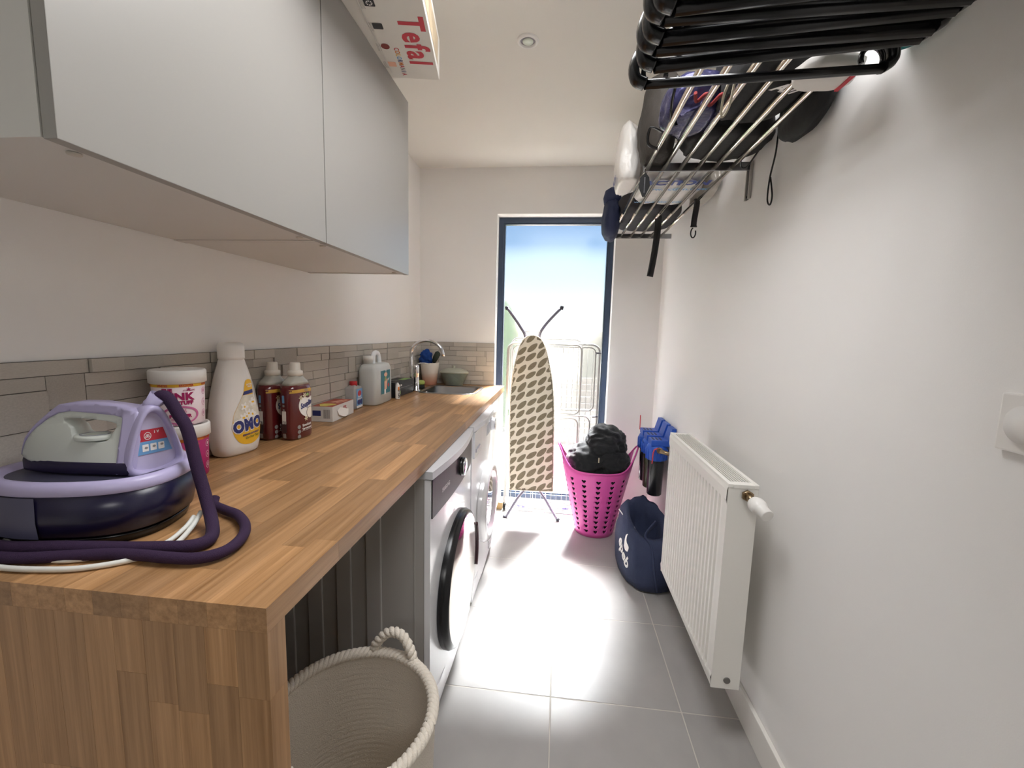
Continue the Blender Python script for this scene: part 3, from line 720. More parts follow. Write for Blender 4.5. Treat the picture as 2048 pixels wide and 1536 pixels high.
# cord sleeve
a, b = Vector((.055, 0, .104)), Vector((.083, .004, .136))
MB().tube([a, a.lerp(b, .3), a.lerp(b, .33), a.lerp(b, .42), a.lerp(b, .45), a.lerp(b, .55), a.lerp(b, .58), b, b, a.lerp(b, .8)], [.0125, .013, .0122, .0122, .0132, .0132, .0124, .0165, .0145, .012], 20, cap=False).build('cord_sleeve', m_lilac, irn)

# ---- stain remover tubs
def tub(label, x, y, z, rz, white):
    t = thing('powder_tub', label, 'tub', (x, y, z), rz)
    body = m_pinkpale if white else m_mag
    r0, r1, Hh = .0495, .0535, .110
    MB().lathe([(.047, 0), (r0, .003), (r1, Hh), (r1 - .003, Hh)], 48).build('body', body, t)
    MB().lathe([(.0545, Hh - .008), (.0578, Hh - .006), (.0580, .130), (.0555, .1345), (.052, .1345), (.051, .128), (.0005, .1275)], 48, cap=False).build('lid', m_pwhite, t)
    def fo(o): return lambda u, v: ((r0 + (r1 - r0) * v / Hh + o) * math.sin(u / r1), -(r0 + (r1 - r0) * v / Hh + o) * math.cos(u / r1), v)
    f, f2, f3 = fo(.0005), fo(.0010), fo(.0014)
    ink = m_mag if white else m_whitep
    def D(nm, bm_, m, off, fn=f2, c=.004): return decal(nm, bm_, fn, m, t, off, c)
    D('print_band', flat2d([[(-.12, -.0034), (.12, -.0034), (.12, .0034), (-.12, .0034)]]), m_yellow if white else m_orange, (0, .0985), f)
    wds = (('WHITES', -.034), ('BRIGHTER', .014), ('WHITES', .062), ('BRIGHTER', -.085)) if white else (('STAINS', -.032), ('TOUGH', .014), ('ON STAINS', .06), ('TOUGH', -.08))
    for w_, u_ in wds: D('lettering', text_bm(w_, .0078, .0002, .82), m_redp, (u_, .0985))
    D('lettering', text_bm('THE', .0112, .0009, .95, spacing=1.08), ink, (-.0245, .087)); D('lettering', text_bm('PINK', .0238, .0013, 1.08, spacing=1.05), ink, (-.002, .0715)); D('lettering', text_bm('STUFF', .0115, .0009, 1.0, spacing=1.08), ink, (.010, .0565))
    D('lettering', text_bm('STAR DROPS', .0052, .0001, .85), ink if white else m_orange, (.019, .0865))
    D('star', flat2d([[(.0055 * (1 if i % 2 == 0 else .42) * math.sin(i * PI / 5), .0055 * (1 if i % 2 == 0 else .42) * math.cos(i * PI / 5)) for i in range(10)]]), ink if white else m_orange, (.018, .0895), f3)
    D('oval_border', flat2d([ell(0, 0, .040, .0225, 40)], [ell(0, -.0005, .0345, .0185, 40)]), m_pinkmid, (-.001, .027))
    if not white: D('oval_print', flat2d([ell(0, -.0005, .0345, .0185, 40)]), m_pinkpale, (-.001, .027))
    D('lettering', text_bm('MIRACLE\nLAUNDRY', .006, .0001), m_pinkmid, (-.001, .037), f3); D('lettering', text_bm('POWDER', .0104, .0008, .98, spacing=1.06), m_mag, (-.001, .0245), f3); D('lettering', text_bm('STAIN REMOVER', .005, .0002), m_pinkmid, (-.001, .0165), f3)
    D('lettering', text_bm('for sparkling whites every time', .004, .0001), m_pinkmid if white else m_pinkpale, (0, .0035), f3)
    for k in range(3): D('pictogram', flat2d([ell(0, 0, .007, .009)], [ell(0, 0, .006, .008)]), m_pinkmid if white else m_pinkpale, (.058, .082 - k * .028))
    for k in range(3): D('pictogram', text_bm('8tE'[k], .01, .0003), m_pinkmid if white else m_pinkpale, (.058, .082 - k * .028))
    if not white: D('badge', flat2d([ell(0, 0, .009, .009)]), m_pinkpale, (-.036, .048), f)
    return t
tub('magenta stain powder tub with white lid, the lower of the stacked pair', -.931, .945, Z0, R(46), False)
tub('pale pink stain powder tub stacked on the magenta tub', -.932, .943, Z0 + .1345 + .0006, R(46), True)

# ---- white liquid detergent bottle
def bottle_body(secs, p=2.6, n=40):
    return MB().lathe(secs, n, p=p)
ob = thing('detergent_bottle', 'tall white detergent bottle with yellow drop shaped label', 'bottle', (-.957, 1.148, Z0), R(82))
secs = [(.058, .034, 0), (.064, .039, .006), (.071, .041, .03), (.074, .042, .07), (.073, .042, .11), (.068, .040, .15), (.061, .037, .19), (.052, .033, .225), (.044, .030, .25), (.037, .028, .268), (.034, .028, .276), (.031, .027, .282)]
def interp(secs, z):
    for (a0, b0, z0), (a1, b1, z1) in zip(secs, secs[1:]):
        if z0 <= z <= z1:
            k = (z - z0) / (z1 - z0 + 1e-9); return a0 + (a1 - a0) * k, b0 + (b1 - b0) * k
    return secs[-1][:2]
def front(secs, off, p=2.6):
    def fn(u, v):
        a, b = interp(secs, v); k = min(.985, abs(u / a))
        return (u, -(b * (1 - k ** p) ** (1 / p)) - off, v)
    return fn
bottle_body(secs).build('body', mat('milky_bottle', 'e6e3df', .3, subs=.15), ob)
MB().lathe([(.030, .028, .280), (.034, .031, .284), (.034, .031, .290), (.0345, .0315, .318), (.031, .028, .328), (.02, .018, .332), (.0005, .0005, .332)], 32, p=2.3, cap=False).build('cap', mat('frosted_cap', 'f1efec', .3), ob)
MB().lathe([(.018, .282), (.018, .312), (.0005, .313)], 20).build('pour_spout', m_pwhite, ob)
# shade of the far-side grip hollow, painted as a flat grey patch

decal('grip_shade', flat2d([[(p.x, p.y) for p in spline([(.040, .222, 0), (.052, .205, 0), (.062, .165, 0), (.066, .128, 0), (.058, .128, 0), (.047, .15, 0), (.040, .185, 0)], 4, True)]]), front(secs, .0004), mat('painted_grip_shade', 'b9b5ae', .4), ob, cut=.004, cuty=.01)
fA, fB, fC, fO = front(secs, .0007), front(secs, .0011), front(secs, .0028), front(secs, .0018)
lab = [(p.x, p.y) for p in spline([(.012, .218, 0), (.034, .218, 0), (.036, .19, 0), (.036, .165, 0), (.05, .13, 0), (.066, .105, 0), (.066, .07, 0), (.052, .042, 0), (.018, .028, 0), (-.02, .036, 0), (-.04, .065, 0), (-.042, .095, 0), (-.036, .125, 0), (-.018, .155, 0), (.0, .185, 0)], 4, True)]
decal('label', flat2d([lab]), fA, m_yellow, ob, cut=.005, cuty=.012)
fl_ = [p for p in lab if p[1] > .098]; fl_ = [(x * .99 + .0002, min(y, .176)) for x, y in fl_]
decal('flower_print', flat2d([fl_]), fB, mat('white_flowers', 'd9d3c4', .5, mottle=.35, mscale=60), ob, cut=.005, cuty=.012)
rf_ = random.Random(4)
for k in range(11):
    cx_, cy_ = rf_.uniform(-.02, .036), rf_.uniform(.104, .165)
    if cx_ < -.03 + (cy_ - .104) * .6 or cx_ > .05 - (cy_ - .104) * .3: continue
    for q_ in range(5):
        an = q_ * 1.257 + k; decal('petal', flat2d([[(cx_ + .007 * math.cos(an) + .007 * math.cos(an) * math.cos(t) - .0038 * math.sin(an) * math.sin(t), cy_ + .007 * math.sin(an) + .007 * math.sin(an) * math.cos(t) + .0038 * math.cos(an) * math.sin(t)) for t in [2 * PI * i / 10 for i in range(10)]]]), front(secs, .0013 + .0001 * k), m_whitep, ob)
    decal('petal', flat2d([ell(cx_, cy_, .003, .003, 10)]), front(secs, .0024), m_yellow, ob)
decal('label_stripe', flat2d([[(-.004, .176), (.035, .180), (.035, .191), (.002, .187)]]), fB, m_navyp, ob, cut=.005)
decal('lettering', text_bm('parfum\ntiaré', .0075, .0002), fC, m_whitep, ob, (.022, .204), .004)
decal('lettering_outline', text_bm('OMO', .045, .0058, .86, spacing=1.14), fO, m_whitep, ob, (.008, .087), .004, .008, R(5))
decal('lettering', text_bm('OMO', .045, .0030, .86, spacing=1.14), fC, m_navyp, ob, (.008, .087), .004, .008, R(5))
decal('lettering', text_bm('ESSENCES NATURELLES', .0075, .0003, .78), fC, m_navyp, ob, (.016, .0595), .004, 0, R(4))
decal('lettering', text_bm('Our Four Trials', .010, .0002, .8, .25), fC, mat('green_script', '55702a', .5), ob, (.020, .050), .004, 0, R(4))

# ---- two softener bottles
def softener(label, x, y, rz):
    t = thing('softener_bottle', label, 'bottle', (x, y, Z0), rz, 'softener bottles')
    secs = [(.048, .026, 0), (.053, .030, .006), (.055, .031, .03), (.053, .030, .09), (.055, .031, .13), (.055, .031, .168), (.050, .029, .186), (.042, .026, .197), (.027, .021, .208), (.020, .019, .216)]
    bottle_body(secs[:7], 3.2).build('body', mat('brown_softener', '57181c', .2, coat=.6), t)
    bottle_body([secs[6], secs[7], secs[8], secs[9]], 3.2).build('shoulder', mat('clear_shoulder', 'b9b6ac', .15, alpha=.85), t)
    MB().lathe([(.019, .214), (.024, .217), (.024, .231), (.019, .233), (.0172, .234), (.0165, .258), (.0145, .260), (.0005, .260)], 28).build('cap', mat('cream_cap', 'd9d2c7', .4), t)
    f1, f2, f3, f4 = [front(secs, .0005 + .0004 * i, 3.2) for i in range(4)]
    def D(nm, bm_, m, off, fn, c=.005, rot=0): return decal(nm, bm_, fn, m, t, off, c, .02, rot)
    D('gold_band', flat2d([[(-.052, .160), (.045, .160), (.045, .171), (-.052, .171)]]), mat('gold_print', 'c59a3c', .45), (0, 0), f1)
    D('lettering', text_bm('PLUS', .008, .0003), m_greyp, (.012, .1655), f2)
    hrt = [(p.x, p.y) for p in spline([(.0, .142, 0), (.022, .138, 0), (.045, .142, 0), (.051, .12, 0), (.046, .09, 0), (.03, .072, 0), (.012, .072, 0), (-.012, .086, 0), (-.024, .108, 0), (-.020, .132, 0)], 4, True)]
    D('white_heart', flat2d([hrt]), m_whitep, (0, 0), f1)
    D('lettering', text_bm('Soupline', .0260, .0012, .70, .25, spacing=1.03), m_navyp, (.014, .118), f3, .004, R(14))
    D('coconut_rim', flat2d([ell(.030, .086, .0185, .021)]), mat('coconut_shell', '5a3b2a', .6), (0, 0), f2); D('coconut', flat2d([ell(.0305, .086, .0172, .0195)]), mat('coconut_white', 'efe6da', .5), (0, 0), f3)
    for cx_, cy_, s_ in ((-.016, .142, 1.0), (.002, .148, 1.1), (.008, .068, 1.0)):
        for q_ in range(6):
            an = q_ * 1.05; D('blossom', flat2d([[(cx_, cy_), (cx_ + .006 * s_ * math.cos(an - .35), cy_ + .006 * s_ * math.sin(an - .35)), (cx_ + .010 * s_ * math.cos(an), cy_ + .010 * s_ * math.sin(an)), (cx_ + .006 * s_ * math.cos(an + .35), cy_ + .006 * s_ * math.sin(an + .35))]]), mat('cream_petal', 'e3d3b0', .5), (0, 0), f4)
    D('leaf_print', flat2d([ell(.018, .150, .007, .005)]), m_greenp, (0, 0), f2)
    D('lettering', text_bm('Envoûtant', .0125, .0003, .9), m_whitep, (.012, .046), f2, .004, R(3)); D('lettering', text_bm('Verwennend', .0115, .0003, .82), m_whitep, (.012, .034), f2, .004, R(3))
    D('rule', flat2d([[(-.016, .026), (.045, .028), (.045, .0288), (-.016, .0268)]]), m_whitep, (0, 0), f2)
    for k in range(3): D('badge', flat2d([ell(0, 0, .0068, .0068)]), m_greyp, (-.026, .043 - k * .0165), f2)
    sf = lambda u, v: (-(interp(secs, v)[0] + .0006) + abs(u) ** 2 * 6, u, v)
    for cy_, w_, h_, m in ((.140, .009, .026, m_bluep), (.118, .008, .008, m_greyp), (.104, .007, .007, m_greyp), (.078, .016, .044, m_whitep), (.046, .019, .04, mat('dark_brown_print', '3d2324', .5)), (.016, .012, .016, m_greyp)):
        decal('side_print', flat2d([rrect(-w_ / 2, -h_ / 2, w_ / 2, h_ / 2, .002)]), sf, m, t, (.004, cy_), .004)
    return t
softener('brown softener bottle in front, coconut label fully visible', -.893, 1.352, R(84))
softener('brown softener bottle half hidden behind its twin near the wall', -.966, 1.338, R(84))

# ---- small carton
cb = thing('small_carton', 'small flat white carton with colourful picture top on worktop', 'carton', (-.953, 1.70, Z0), R(4))
cw, cl, chh = .090, .205, .062
MB().box((-cw / 2, -cl / 2, 0), (cw / 2, cl / 2, chh), bev=.001).build('carton', mat('white_card', 'd5d2ce', .55), cb)
decal('picture', flat2d([[(-cw / 2 + .001, -cl / 2 + .001), (cw / 2 - .001, -cl / 2 + .001), (cw / 2 - .001, cl / 2 - .001), (-cw / 2 + .001, cl / 2 - .001)]]), lambda u, v: (u, v, chh + .0005), mat('red_picture', 'a8402f', .4, mottle=.7, mscale=26), cb)
decal('picture', flat2d([[(.0 + .03 * math.cos(t) * (1 + .3 * math.sin(3 * t)), -.06 + .035 * math.sin(t)) for t in [2 * PI * i / 20 for i in range(20)]]]), lambda u, v: (u, v, chh + .0009), mat('yellow_picture', 'd9c95a', .4, mottle=.4, mscale=60), cb)
decal('picture', flat2d([[(.0, .0), (.03, .08), (.02, .085), (-.02, .01)], [(.02, -.01), (.04, .07), (.035, .075), (.01, 0)]]), lambda u, v: (u, v, chh + .0009), m_peach, cb)
decal('blue_panel', flat2d([[(-.038, .024), (-.004, .024), (-.004, .046), (-.038, .046)]]), lambda u, v: (u, -cl / 2 - .0005, v), m_navyp, cb)
for k in range(9): decal('barcode_bar', flat2d([[(.006 + k * .0032, .014), (.0075 + k * .0032 + (k % 3) * .0004, .014), (.0075 + k * .0032 + (k % 3) * .0004, .05), (.006 + k * .0032, .05)]]), lambda u, v: (u, -cl / 2 - .0005, v), m_greyp, cb)
decal('lettering', text_bm('STOP\nCOLOR', .012, .0006), lambda u, v: (cw / 2 + .0006, u, v), m_redp, cb, (.01, .040))
MB().prism([(cw / 2 + .0004, -.035, .05), (cw / 2 + .0015, -.062, .04), (cw / 2 + .004, -.055, .022), (cw / 2 + .006, -.03, .012), (cw / 2 + .007, .0, .004), (cw / 2 + .006, .03, .008), (cw / 2 + .0012, .045, .03)], (.0008, 0, 0)).build('torn_flap', m_whitep, cb)

# ---- small bottle with red cap
sbt = thing('small_bottle', 'small square clear bottle with red cap and blue liquid', 'bottle', (-.975, 1.925, Z0), R(3))
s4 = [(.026, .042, 0), (.029, .045, .003), (.029, .045, .094), (.026, .04, .102), (.016, .02, .108), (.015, .015, .112)]
MB().lathe(s4, 32, p=6).build('body', mat('clear_bottle', 'c9c6c4', .2, alpha=.62), sbt)
MB().lathe([(.0265, .0425, .003), (.0268, .0428, .036)], 32, p=6).build('liquid', mat('blue_liquid', '5f86ad', .2), sbt)
MB().lathe([(.0175, .106), (.0178, .126), (.0165, .129), (.0005, .129)], 24).build('cap', mat('red_cap', 'c0262e', .4), sbt)
fS = lambda u, v: (.0296, u, v); fS2 = lambda u, v: (.0299, u, v)
decal('label', flat2d([[(-.034, .012), (.034, .012), (.034, .094), (-.034, .094)]]), fS, m_bluep, sbt); decal('label_disc', flat2d([ell(0, .072, .02, .014)]), fS2, m_redp, sbt)
decal('lettering', text_bm('liquide\nnettoyant', .013, .0004), fS2, m_whitep, sbt, (0, .052)); decal('label_photo', flat2d([ell(-.008, .03, .018, .012), ell(.018, .03, .01, .014)]), fS2, m_navyp, sbt)
decal('label_foot', flat2d([[(-.034, .003), (.034, .003), (.034, .014), (-.034, .014)]]), fS2, m_whitep, sbt)

# ---- jerry can
jc = thing('jerrycan', 'large translucent plastic jerrycan half full with a teal label', 'jerrycan', (-.943, 2.105, Z0), R(2))
jm, jnt, jb = newmat('milky_polythene')
jb.inputs['Base Color'].default_value = lin('dfe2e0'); jb.inputs['Roughness'].default_value = .35; jb.inputs['Alpha'].default_value = .72
s5 = [(.048, .108, 0), (.053, .113, .006), (.053, .113, .165), (.050, .110, .185), (.043, .100, .2), (.030, .085, .206)]
MB().lathe(s5, 40, p=5).build('body', jm, jc)
MB().lathe([(.050, .110, .006), (.0505, .1105, .155)], 40, p=5).build('liquid', mat('pale_liquid', '9fb3b2', .25), jc)
MB().lathe([(.022, .200), (.022, .222), (.025, .223), (.025, .245), (.023, .246), (.0005, .246)], 28, c=(-.012, -.062)).build('neck', mat('polythene_neck', 'dcdcd8', .4), jc)
MB().tube(spline([(0, -.032, .203), (0, -.03, .245), (0, -.005, .258), (0, .03, .252), (0, .045, .225), (0, .05, .2)], 5), .013, 12, flat=.9).build('handle', mat('polythene_handle', 'e2e4e6', .35), jc)
fJ = lambda u, v: (.0536, u, v); fJ2 = lambda u, v: (.0541, u, v)
decal('label', flat2d([[(-.062, .05), (.062, .05), (.062, .17), (.012, .17), (.006, .156), (-.004, .17), (-.062, .17)]]), fJ, m_teal, jc)
for pl_ in ([[(p[0], p[1]) for p in ell(.0, .148, .022, .011)], m_peach], [[(-.02, .07), (.012, .07), (.022, .12), (.0, .13), (-.02, .115)], m_peach], [[(-.018, .112), (.012, .116), (.008, .138), (-.016, .134)], m_greenp], [ell(.038, .09, .010, .010), m_redp], [[(-.022, .046), (.0, .046), (.0, .072), (-.022, .072)], m_whitep]):
    decal('label_print', flat2d([pl_[0]]), fJ2, pl_[1], jc)
decal('lettering', text_bm('fleur', .018, .0004, .8, .3), lambda u, v: (.0545, u, v), m_whitep, jc, (.036, .122), 0, 0, R(25))

# ---- black glove box and tube
gb_ = thing('black_carton', 'black carton with green printing beside the tap', 'carton', (-.945, 2.395, Z0), R(-2))
MB().box((-.05, -.135, 0), (.05, .135, .085), bev=.001).build('carton', mat('black_card', '1d1c1f', .45), gb_)
MB().lathe([(.03, .052, .0856), (.012, .02, .0858)], 24, c=(-.006, -.06), cap=True).build('opening', m_blackp, gb_)
fG = lambda u, v: (.0506, u, v); fG2 = lambda u, v: (.0509, u, v)
decal('green_panel', flat2d([[(-.12, .008), (-.06, .012), (-.06, .032), (-.12, .028)]]), fG, m_greenp, gb_); decal('lettering', text_bm('BLACK 100', .014, .0006), fG, m_whitep, gb_, (-.075, .062)); decal('rule', flat2d([[(-.12, .046), (.12, .046), (.12, .048), (-.12, .048)]]), fG, m_greyp, gb_)
for k in range(5): decal('pictogram', flat2d([ell(.02 + k * .02, .024, .007, .008)], [ell(.02 + k * .02, .024, .006, .007)]), fG, m_greyp, gb_)
decal('lettering', text_bm('100', .012, .0004), fG2, m_navyp, gb_, (-.09, .02))
decal('green_panel', flat2d([[(0, .02), (.045, .02), (.045, .12), (0, .12)]]), lambda u, v: (u, v, .0855), m_greenp, gb_)
tbx = thing('glue_tube', 'small white tube with black and orange lettering before black carton', 'tube', (-.876, 2.236, Z0))
MB().lathe([(.012, .012, 0), (.0125, .0125, .004), (.0125, .0125, .05), (.011, .008, .075), (.006, .004, .086), (.0045, .0035, .09)], 24).build('body', m_pwhite, tbx)
decal('lettering', text_bm('PATTEX', .015, .0008), lambda u, v: (.0129 * math.cos(v / .0129 - .7), .0129 * math.sin(v / .0129 - .7), u), m_blackpr, tbx, (.036, 0), 0, .003)
decal('label', flat2d([[(.05, -.004), (.068, -.004), (.068, .004), (.05, .004)]]), lambda u, v: (.0131 * math.cos(v / .0129 - .7), .0131 * math.sin(v / .0129 - .7), u), m_orange, tbx, (0, 0), 0, .003)
spg = MB().lathe([(.02, .03, 0), (.026, .04, .004), (.026, .04, .02), (.02, .033, .026)], 24, p=4).build('sponge_scourer', mat('dark_scourer', '222722', .9), thing('sponge', 'yellow green sponge with dark scourer behind the tap', 'sponge', (-.90, 2.70, Z0), R(20)))
MB().lathe([(.02, .033, .026), (.027, .041, .03), (.027, .041, .044), (.02, .033, .05)], 24, p=4).build('sponge_foam', mat('lime_foam', 'b4c46a', .9, bump=.6, bscale=200), spg.parent)

# ---- cup with cloth and brush
cp = thing('beaker', 'white beaker fading to pink at base in the counter corner', 'cup', (-.905, 2.915, Z0))
MB().lathe([(.047, 0), (.049, .004), (.066, .155), (.064, .155), (.048, .01), (.0005, .008)], 40, cap=False).build('cup', ramp_mat('dip_dyed_ceramic', 2, [(0, 'c98a72'), (.05, 'cfa78f'), (.085, 'd9cbbd'), (.16, 'e0d9ce')], .35), cp)
bc = blob((-.93, 2.915, Z0 + .188), (.085, .07, .10), 5, .42, 2.2, 4, wr=.3).build('blue_cloth', mat('royal_blue_cloth', '123f88', .9)); tag(bc, 'crumpled blue cloth stuffed into the white beaker', 'cloth')
br = thing('dish_brush', 'dark green brush leaning out of the white beaker', 'brush', (0, 0, 0))
MB().tube([(-.895, 2.915, Z0 + .02), (-.875, 2.912, Z0 + .16)], .006, 10).build('handle', mat('dark_green_plastic', '1f2a22', .4), br)
MB().tube([(-.875, 2.912, Z0 + .155), (-.862, 2.91, Z0 + .19), (-.845, 2.91, Z0 + .222), (-.838, 2.91, Z0 + .23)], [.012, .02, .021, .012], 14).build('bristle_head', mat('dark_green_bristles', '2c352c', .9, bump=.8, bscale=150), br)
# ---- oval tub
bw_ = thing('lidded_tub', 'translucent grey green oval tub with knobbed lid behind sink', 'tub', (-.735, 2.938, Z0))
mg = mat('sea_glass_plastic', '8c968a', .3, mottle=.35, mscale=24)
MB().lathe([(.062, .036, 0), (.066, .040, .003), (.098, .053, .082), (.103, .056, .086)], 40).build('bowl', mg, bw_)
MB().lathe([(.105, .058, .084), (.105, .058, .092), (.088, .05, .106), (.05, .03, .118), (.012, .01, .121), (.0105, .0105, .122), (.010, .010, .136), (.0005, .0005, .138)], 40).build('lid', mat('pale_sage_plastic', 'a9aa9a', .35), bw_)

# ================================================================== BASKETS UNDER THE WORKTOP
rb = thing('rope_basket', 'large white cotton rope basket with braided rim and loop handles', 'basket', (-.43, .805, 0))
rB, rT, hB = .165, .185, .43
def rbr(z): return rB + (rT - rB) * (z / hB) ** .7
prof = []
for i in range(61):
    z = .002 + (hB - .002) * i / 60; prof.append((rbr(z) + .0035 * abs(math.sin(i * PI / 2)) * 1, z))
inner = [(r - .012, z) for r, z in reversed(prof) if z > .014]
floor_ = [(max(.002, (rB - .014) * (1 - i / 16)), .012 + .004 * (i % 2)) for i in range(17)]
MB().lathe(prof + inner + floor_, 64, cap=False).build('basket_wall', m_rope, rb)
rim = []
for s_ in range(3):
    pts = []
    for j in range(360):
        t = 2 * PI * j / 360; ph = t * 30 + s_ * 2 * PI / 3
        rr_ = rT - .003 + .0075 * math.cos(ph); pts.append((rr_ * math.cos(t), rr_ * math.sin(t), hB + .002 + .0075 * math.sin(ph)))
    MB().tube(pts, .0072, 7, closed=True).build('braid_strand', m_rope, rb)
def twisted(path, name, parent, m, n=2, r=.008, off=.006, turns=14):
    P = spline(path, 10); N = len(P)
    for s_ in range(n):
        pts = []
        for i, p in enumerate(P):
            t = (P[min(i + 1, N - 1)] - P[max(i - 1, 0)]).normalized(); u = t.orthogonal() if i == 0 else (u - t * u.dot(t)); u.normalize(); w = t.cross(u)
            a = i / N * turns * 2 * PI / 2 + s_ * 2 * PI / n; pts.append(p + (u * math.cos(a) + w * math.sin(a)) * off)
        MB().tube(pts, r, 7).build(name, m, parent)
for th in (R(80), R(262)):
    d1 = R(19); e = lambda a, z, k=1: (rT * k * math.cos(a), rT * k * math.sin(a), z)
    twisted([e(th - d1, hB), e(th - d1 * .8, hB + .03), e(th - d1 * .3, hB + .058, 1.02), e(th + d1 * .3, hB + .058, 1.02), e(th + d1 * .8, hB + .03), e(th + d1, hB)], 'handle_strand', rb, m_rope)
wk = thing('wicker_basket', 'brown seagrass basket half hidden behind the end panel', 'basket', (-.83, .83, 0))
prof = [(.145 + .03 * z / .6 + .004 * (i % 2), z) for i, z in enumerate([.002 + .70 * k / 50 for k in range(51)])]
MB().lathe(prof + [(r - .012, z) for r, z in reversed(prof)] + [(.002, .014)], 48, cap=False).build('basket_wall', mat('seagrass', '7a5a34', .9, bump=.8, bscale=120, mottle=.3, mscale=40), wk)
for k in range(2): MB().tube([(.178 * math.cos(2 * PI * j / 120), .178 * math.sin(2 * PI * j / 120), .70 + .007 * math.sin(j * 1.2 + k * PI)) for j in range(120)], .009, 7, closed=True).build('rim_strand', MATS['seagrass'], wk)

# ================================================================== BY THE WINDOW
# ---- folded drying rack
rk = thing('drying_rack', 'folded white tower drying rack standing before the window', 'drying rack', (-.04, 2.915, 0))
def loop(name, x0, z0, x1, z1, r, y, rad=.0065, m=m_tube):
    pts = [(p[0], y, p[1]) for p in rrect(x0, z0, x1, z1, r, 6)]
    return MB().tube(pts, rad, 8, closed=True).build(name, m, rk)
loop('outer_frame', -.312, .022, .318, 1.215, .055, .03, .008)
loop('inner_frame', -.29, .035, .20, 1.245, .05, .055, .007)
loop('upper_wing', -.30, .735, .195, 1.21, .04, 0, .0065); loop('lower_wing', -.285, .05, .188, .705, .045, .002, .0065)
loop('upper_wing', -.275, .76, .29, 1.195, .04, .016, .0055); loop('lower_wing', -.30, .08, .27, .72, .045, .018, .0055)
for nm, x0, x1, z0, z1, y in (('upper_wires', -.28, .175, .75, 1.2, 0), ('lower_wires', -.265, .17, .07, .69, .002), ('side_wires', .20, .275, .10, 1.18, .017)):
    wb = MB(); nx = max(2, int((x1 - x0) / .034))
    for i in range(nx + 1): x = x0 + (x1 - x0) * i / nx; wb.tube([(x, y, z0), (x, y, z1)], .0016, 5)
    for z in (z0 + (z1 - z0) * .35, z0 + (z1 - z0) * .7): wb.tube([(x0, y, z), (x1, y, z)], .002, 5)
    wb.build(nm, m_tube, rk, kind='stuff')
fw = MB()
for x in (-.24, -.06): fw.tube([(x - .045, -.012, .17), (x - .045, -.012, .02), (x - .035, -.012, .012), (x + .035, -.012, .012), (x + .045, -.012, .02), (x + .045, -.012, .17)], .0018, 6)
fw.build('foot_wires', m_tube, rk, kind='stuff')
for x, z in ((-.20, .05), (-.17, .045), (.12, .05), (.14, .05)): MB().tube([(x - .012, .0, z), (x + .012, .0, z)], .0095, 10).build('clip', mat('lilac_clip', '7a78b8', .4), rk)
for x in (-.31, .315): MB().tube([(x - .01, .03, .026), (x + .01, .03, .026)], .026, 18).build('wheel', m_blackp, rk)
for z in (1.16, .72, .2): MB().tube([(.29, .0, z), (.325, .03, z)], .006, 8).build('hinge', mat('grey_hinge', '77757c', .4), rk)
# ---- ironing board
ib = thing('ironing_board', 'upright folded ironing board with leaf patterned cover', 'ironing board', (-.145, 2.79, 0), 0, None, (R(-2.2), R(-1.5), 0))
bo = [(-.135, .215), (.135, .215), (.150, .235), (.152, .5), (.150, .80), (.138, .96), (.118, 1.08), (.09, 1.19), (.06, 1.245), (.03, 1.268), (0, 1.273), (-.03, 1.268), (-.06, 1.245), (-.09, 1.19), (-.118, 1.08), (-.138, .96), (-.150, .80), (-.152, .5), (-.150, .235)]
bo = [(p.x, p.y) for p in spline([(a, b, 0) for a, b in bo], 3, True)]
def brd(s, y): return [(p[0] * s + 0, y, .74 + (p[1] - .74) * (1 - (1 - s) * .3)) for p in bo]
MB().loft([brd(.97, .012), brd(1, .006), brd(1.0, -.008), brd(.98, -.014)]).build('padded_cover', mat('silver_cream_cover', 'e9e0cc', .55, mottle=.1, mscale=6), ib)
leaf = [(p.x, p.y) for p in spline([(-.042, -.022, 0), (-.034, -.002, 0), (-.012, .016, 0), (.016, .026, 0), (.042, .026, 0), (.036, .006, 0), (.014, -.014, 0), (-.016, -.026, 0)], 3, True)]
lp = []; rl = random.Random(2)
for r_ in range(-2, 17):
    for c_ in range(6):
        cx_, cz_ = -.145 + c_ * .068 + (r_ % 2) * .010, .235 + r_ * .0605 + c_ * .022
        sc__ = rl.uniform(.80, .92); a = rl.uniform(.08, .26) + (.12 if c_ % 2 else 0)
        pts = [(cx_ + sc__ * (p[0] * math.cos(a) - p[1] * math.sin(a)), cz_ + sc__ * (p[0] * math.sin(a) + p[1] * math.cos(a))) for p in leaf]
        def inside(x, z):
            k = False; j = len(bo) - 1
            for i in range(len(bo)):
                if (bo[i][1] > z) != (bo[j][1] > z) and x < (bo[j][0] - bo[i][0]) * (z - bo[i][1]) / (bo[j][1] - bo[i][1] + 1e-12) + bo[i][0]: k = not k
                j = i
            return k
        def clampx(p):
            if inside(p[0] / .97, .74 + (p[1] - .74) / .992): return p
            for k in range(1, 12):
                q_ = (p[0] + (cx_ - p[0]) * 0 + (0 - p[0]) * k / 24, p[1] + (min(max(p[1], .24), 1.22) - p[1]) * k / 11)
                if inside(q_[0] / .97, .74 + (q_[1] - .74) / .992): return q_
            return None
        pts = [clampx(p) for p in pts]
        if all(pts): lp.append(pts)
decal('leaf_print', flat2d(lp), lambda u, v: (u, -.0146, v), mat('taupe_leaf_print', '857a62', .7, mottle=.3, mscale=120), ib)
MB().tube(spline([(.18, .02, .003), (.10, .022, .14), (.04, .024, .26), (.0, .026, .6), (-.03, .026, 1.0), (-.045, .026, 1.24), (-.085, .026, 1.33), (-.17, .026, 1.45)], 5), .009, 10).build('leg', m_greytube, ib)
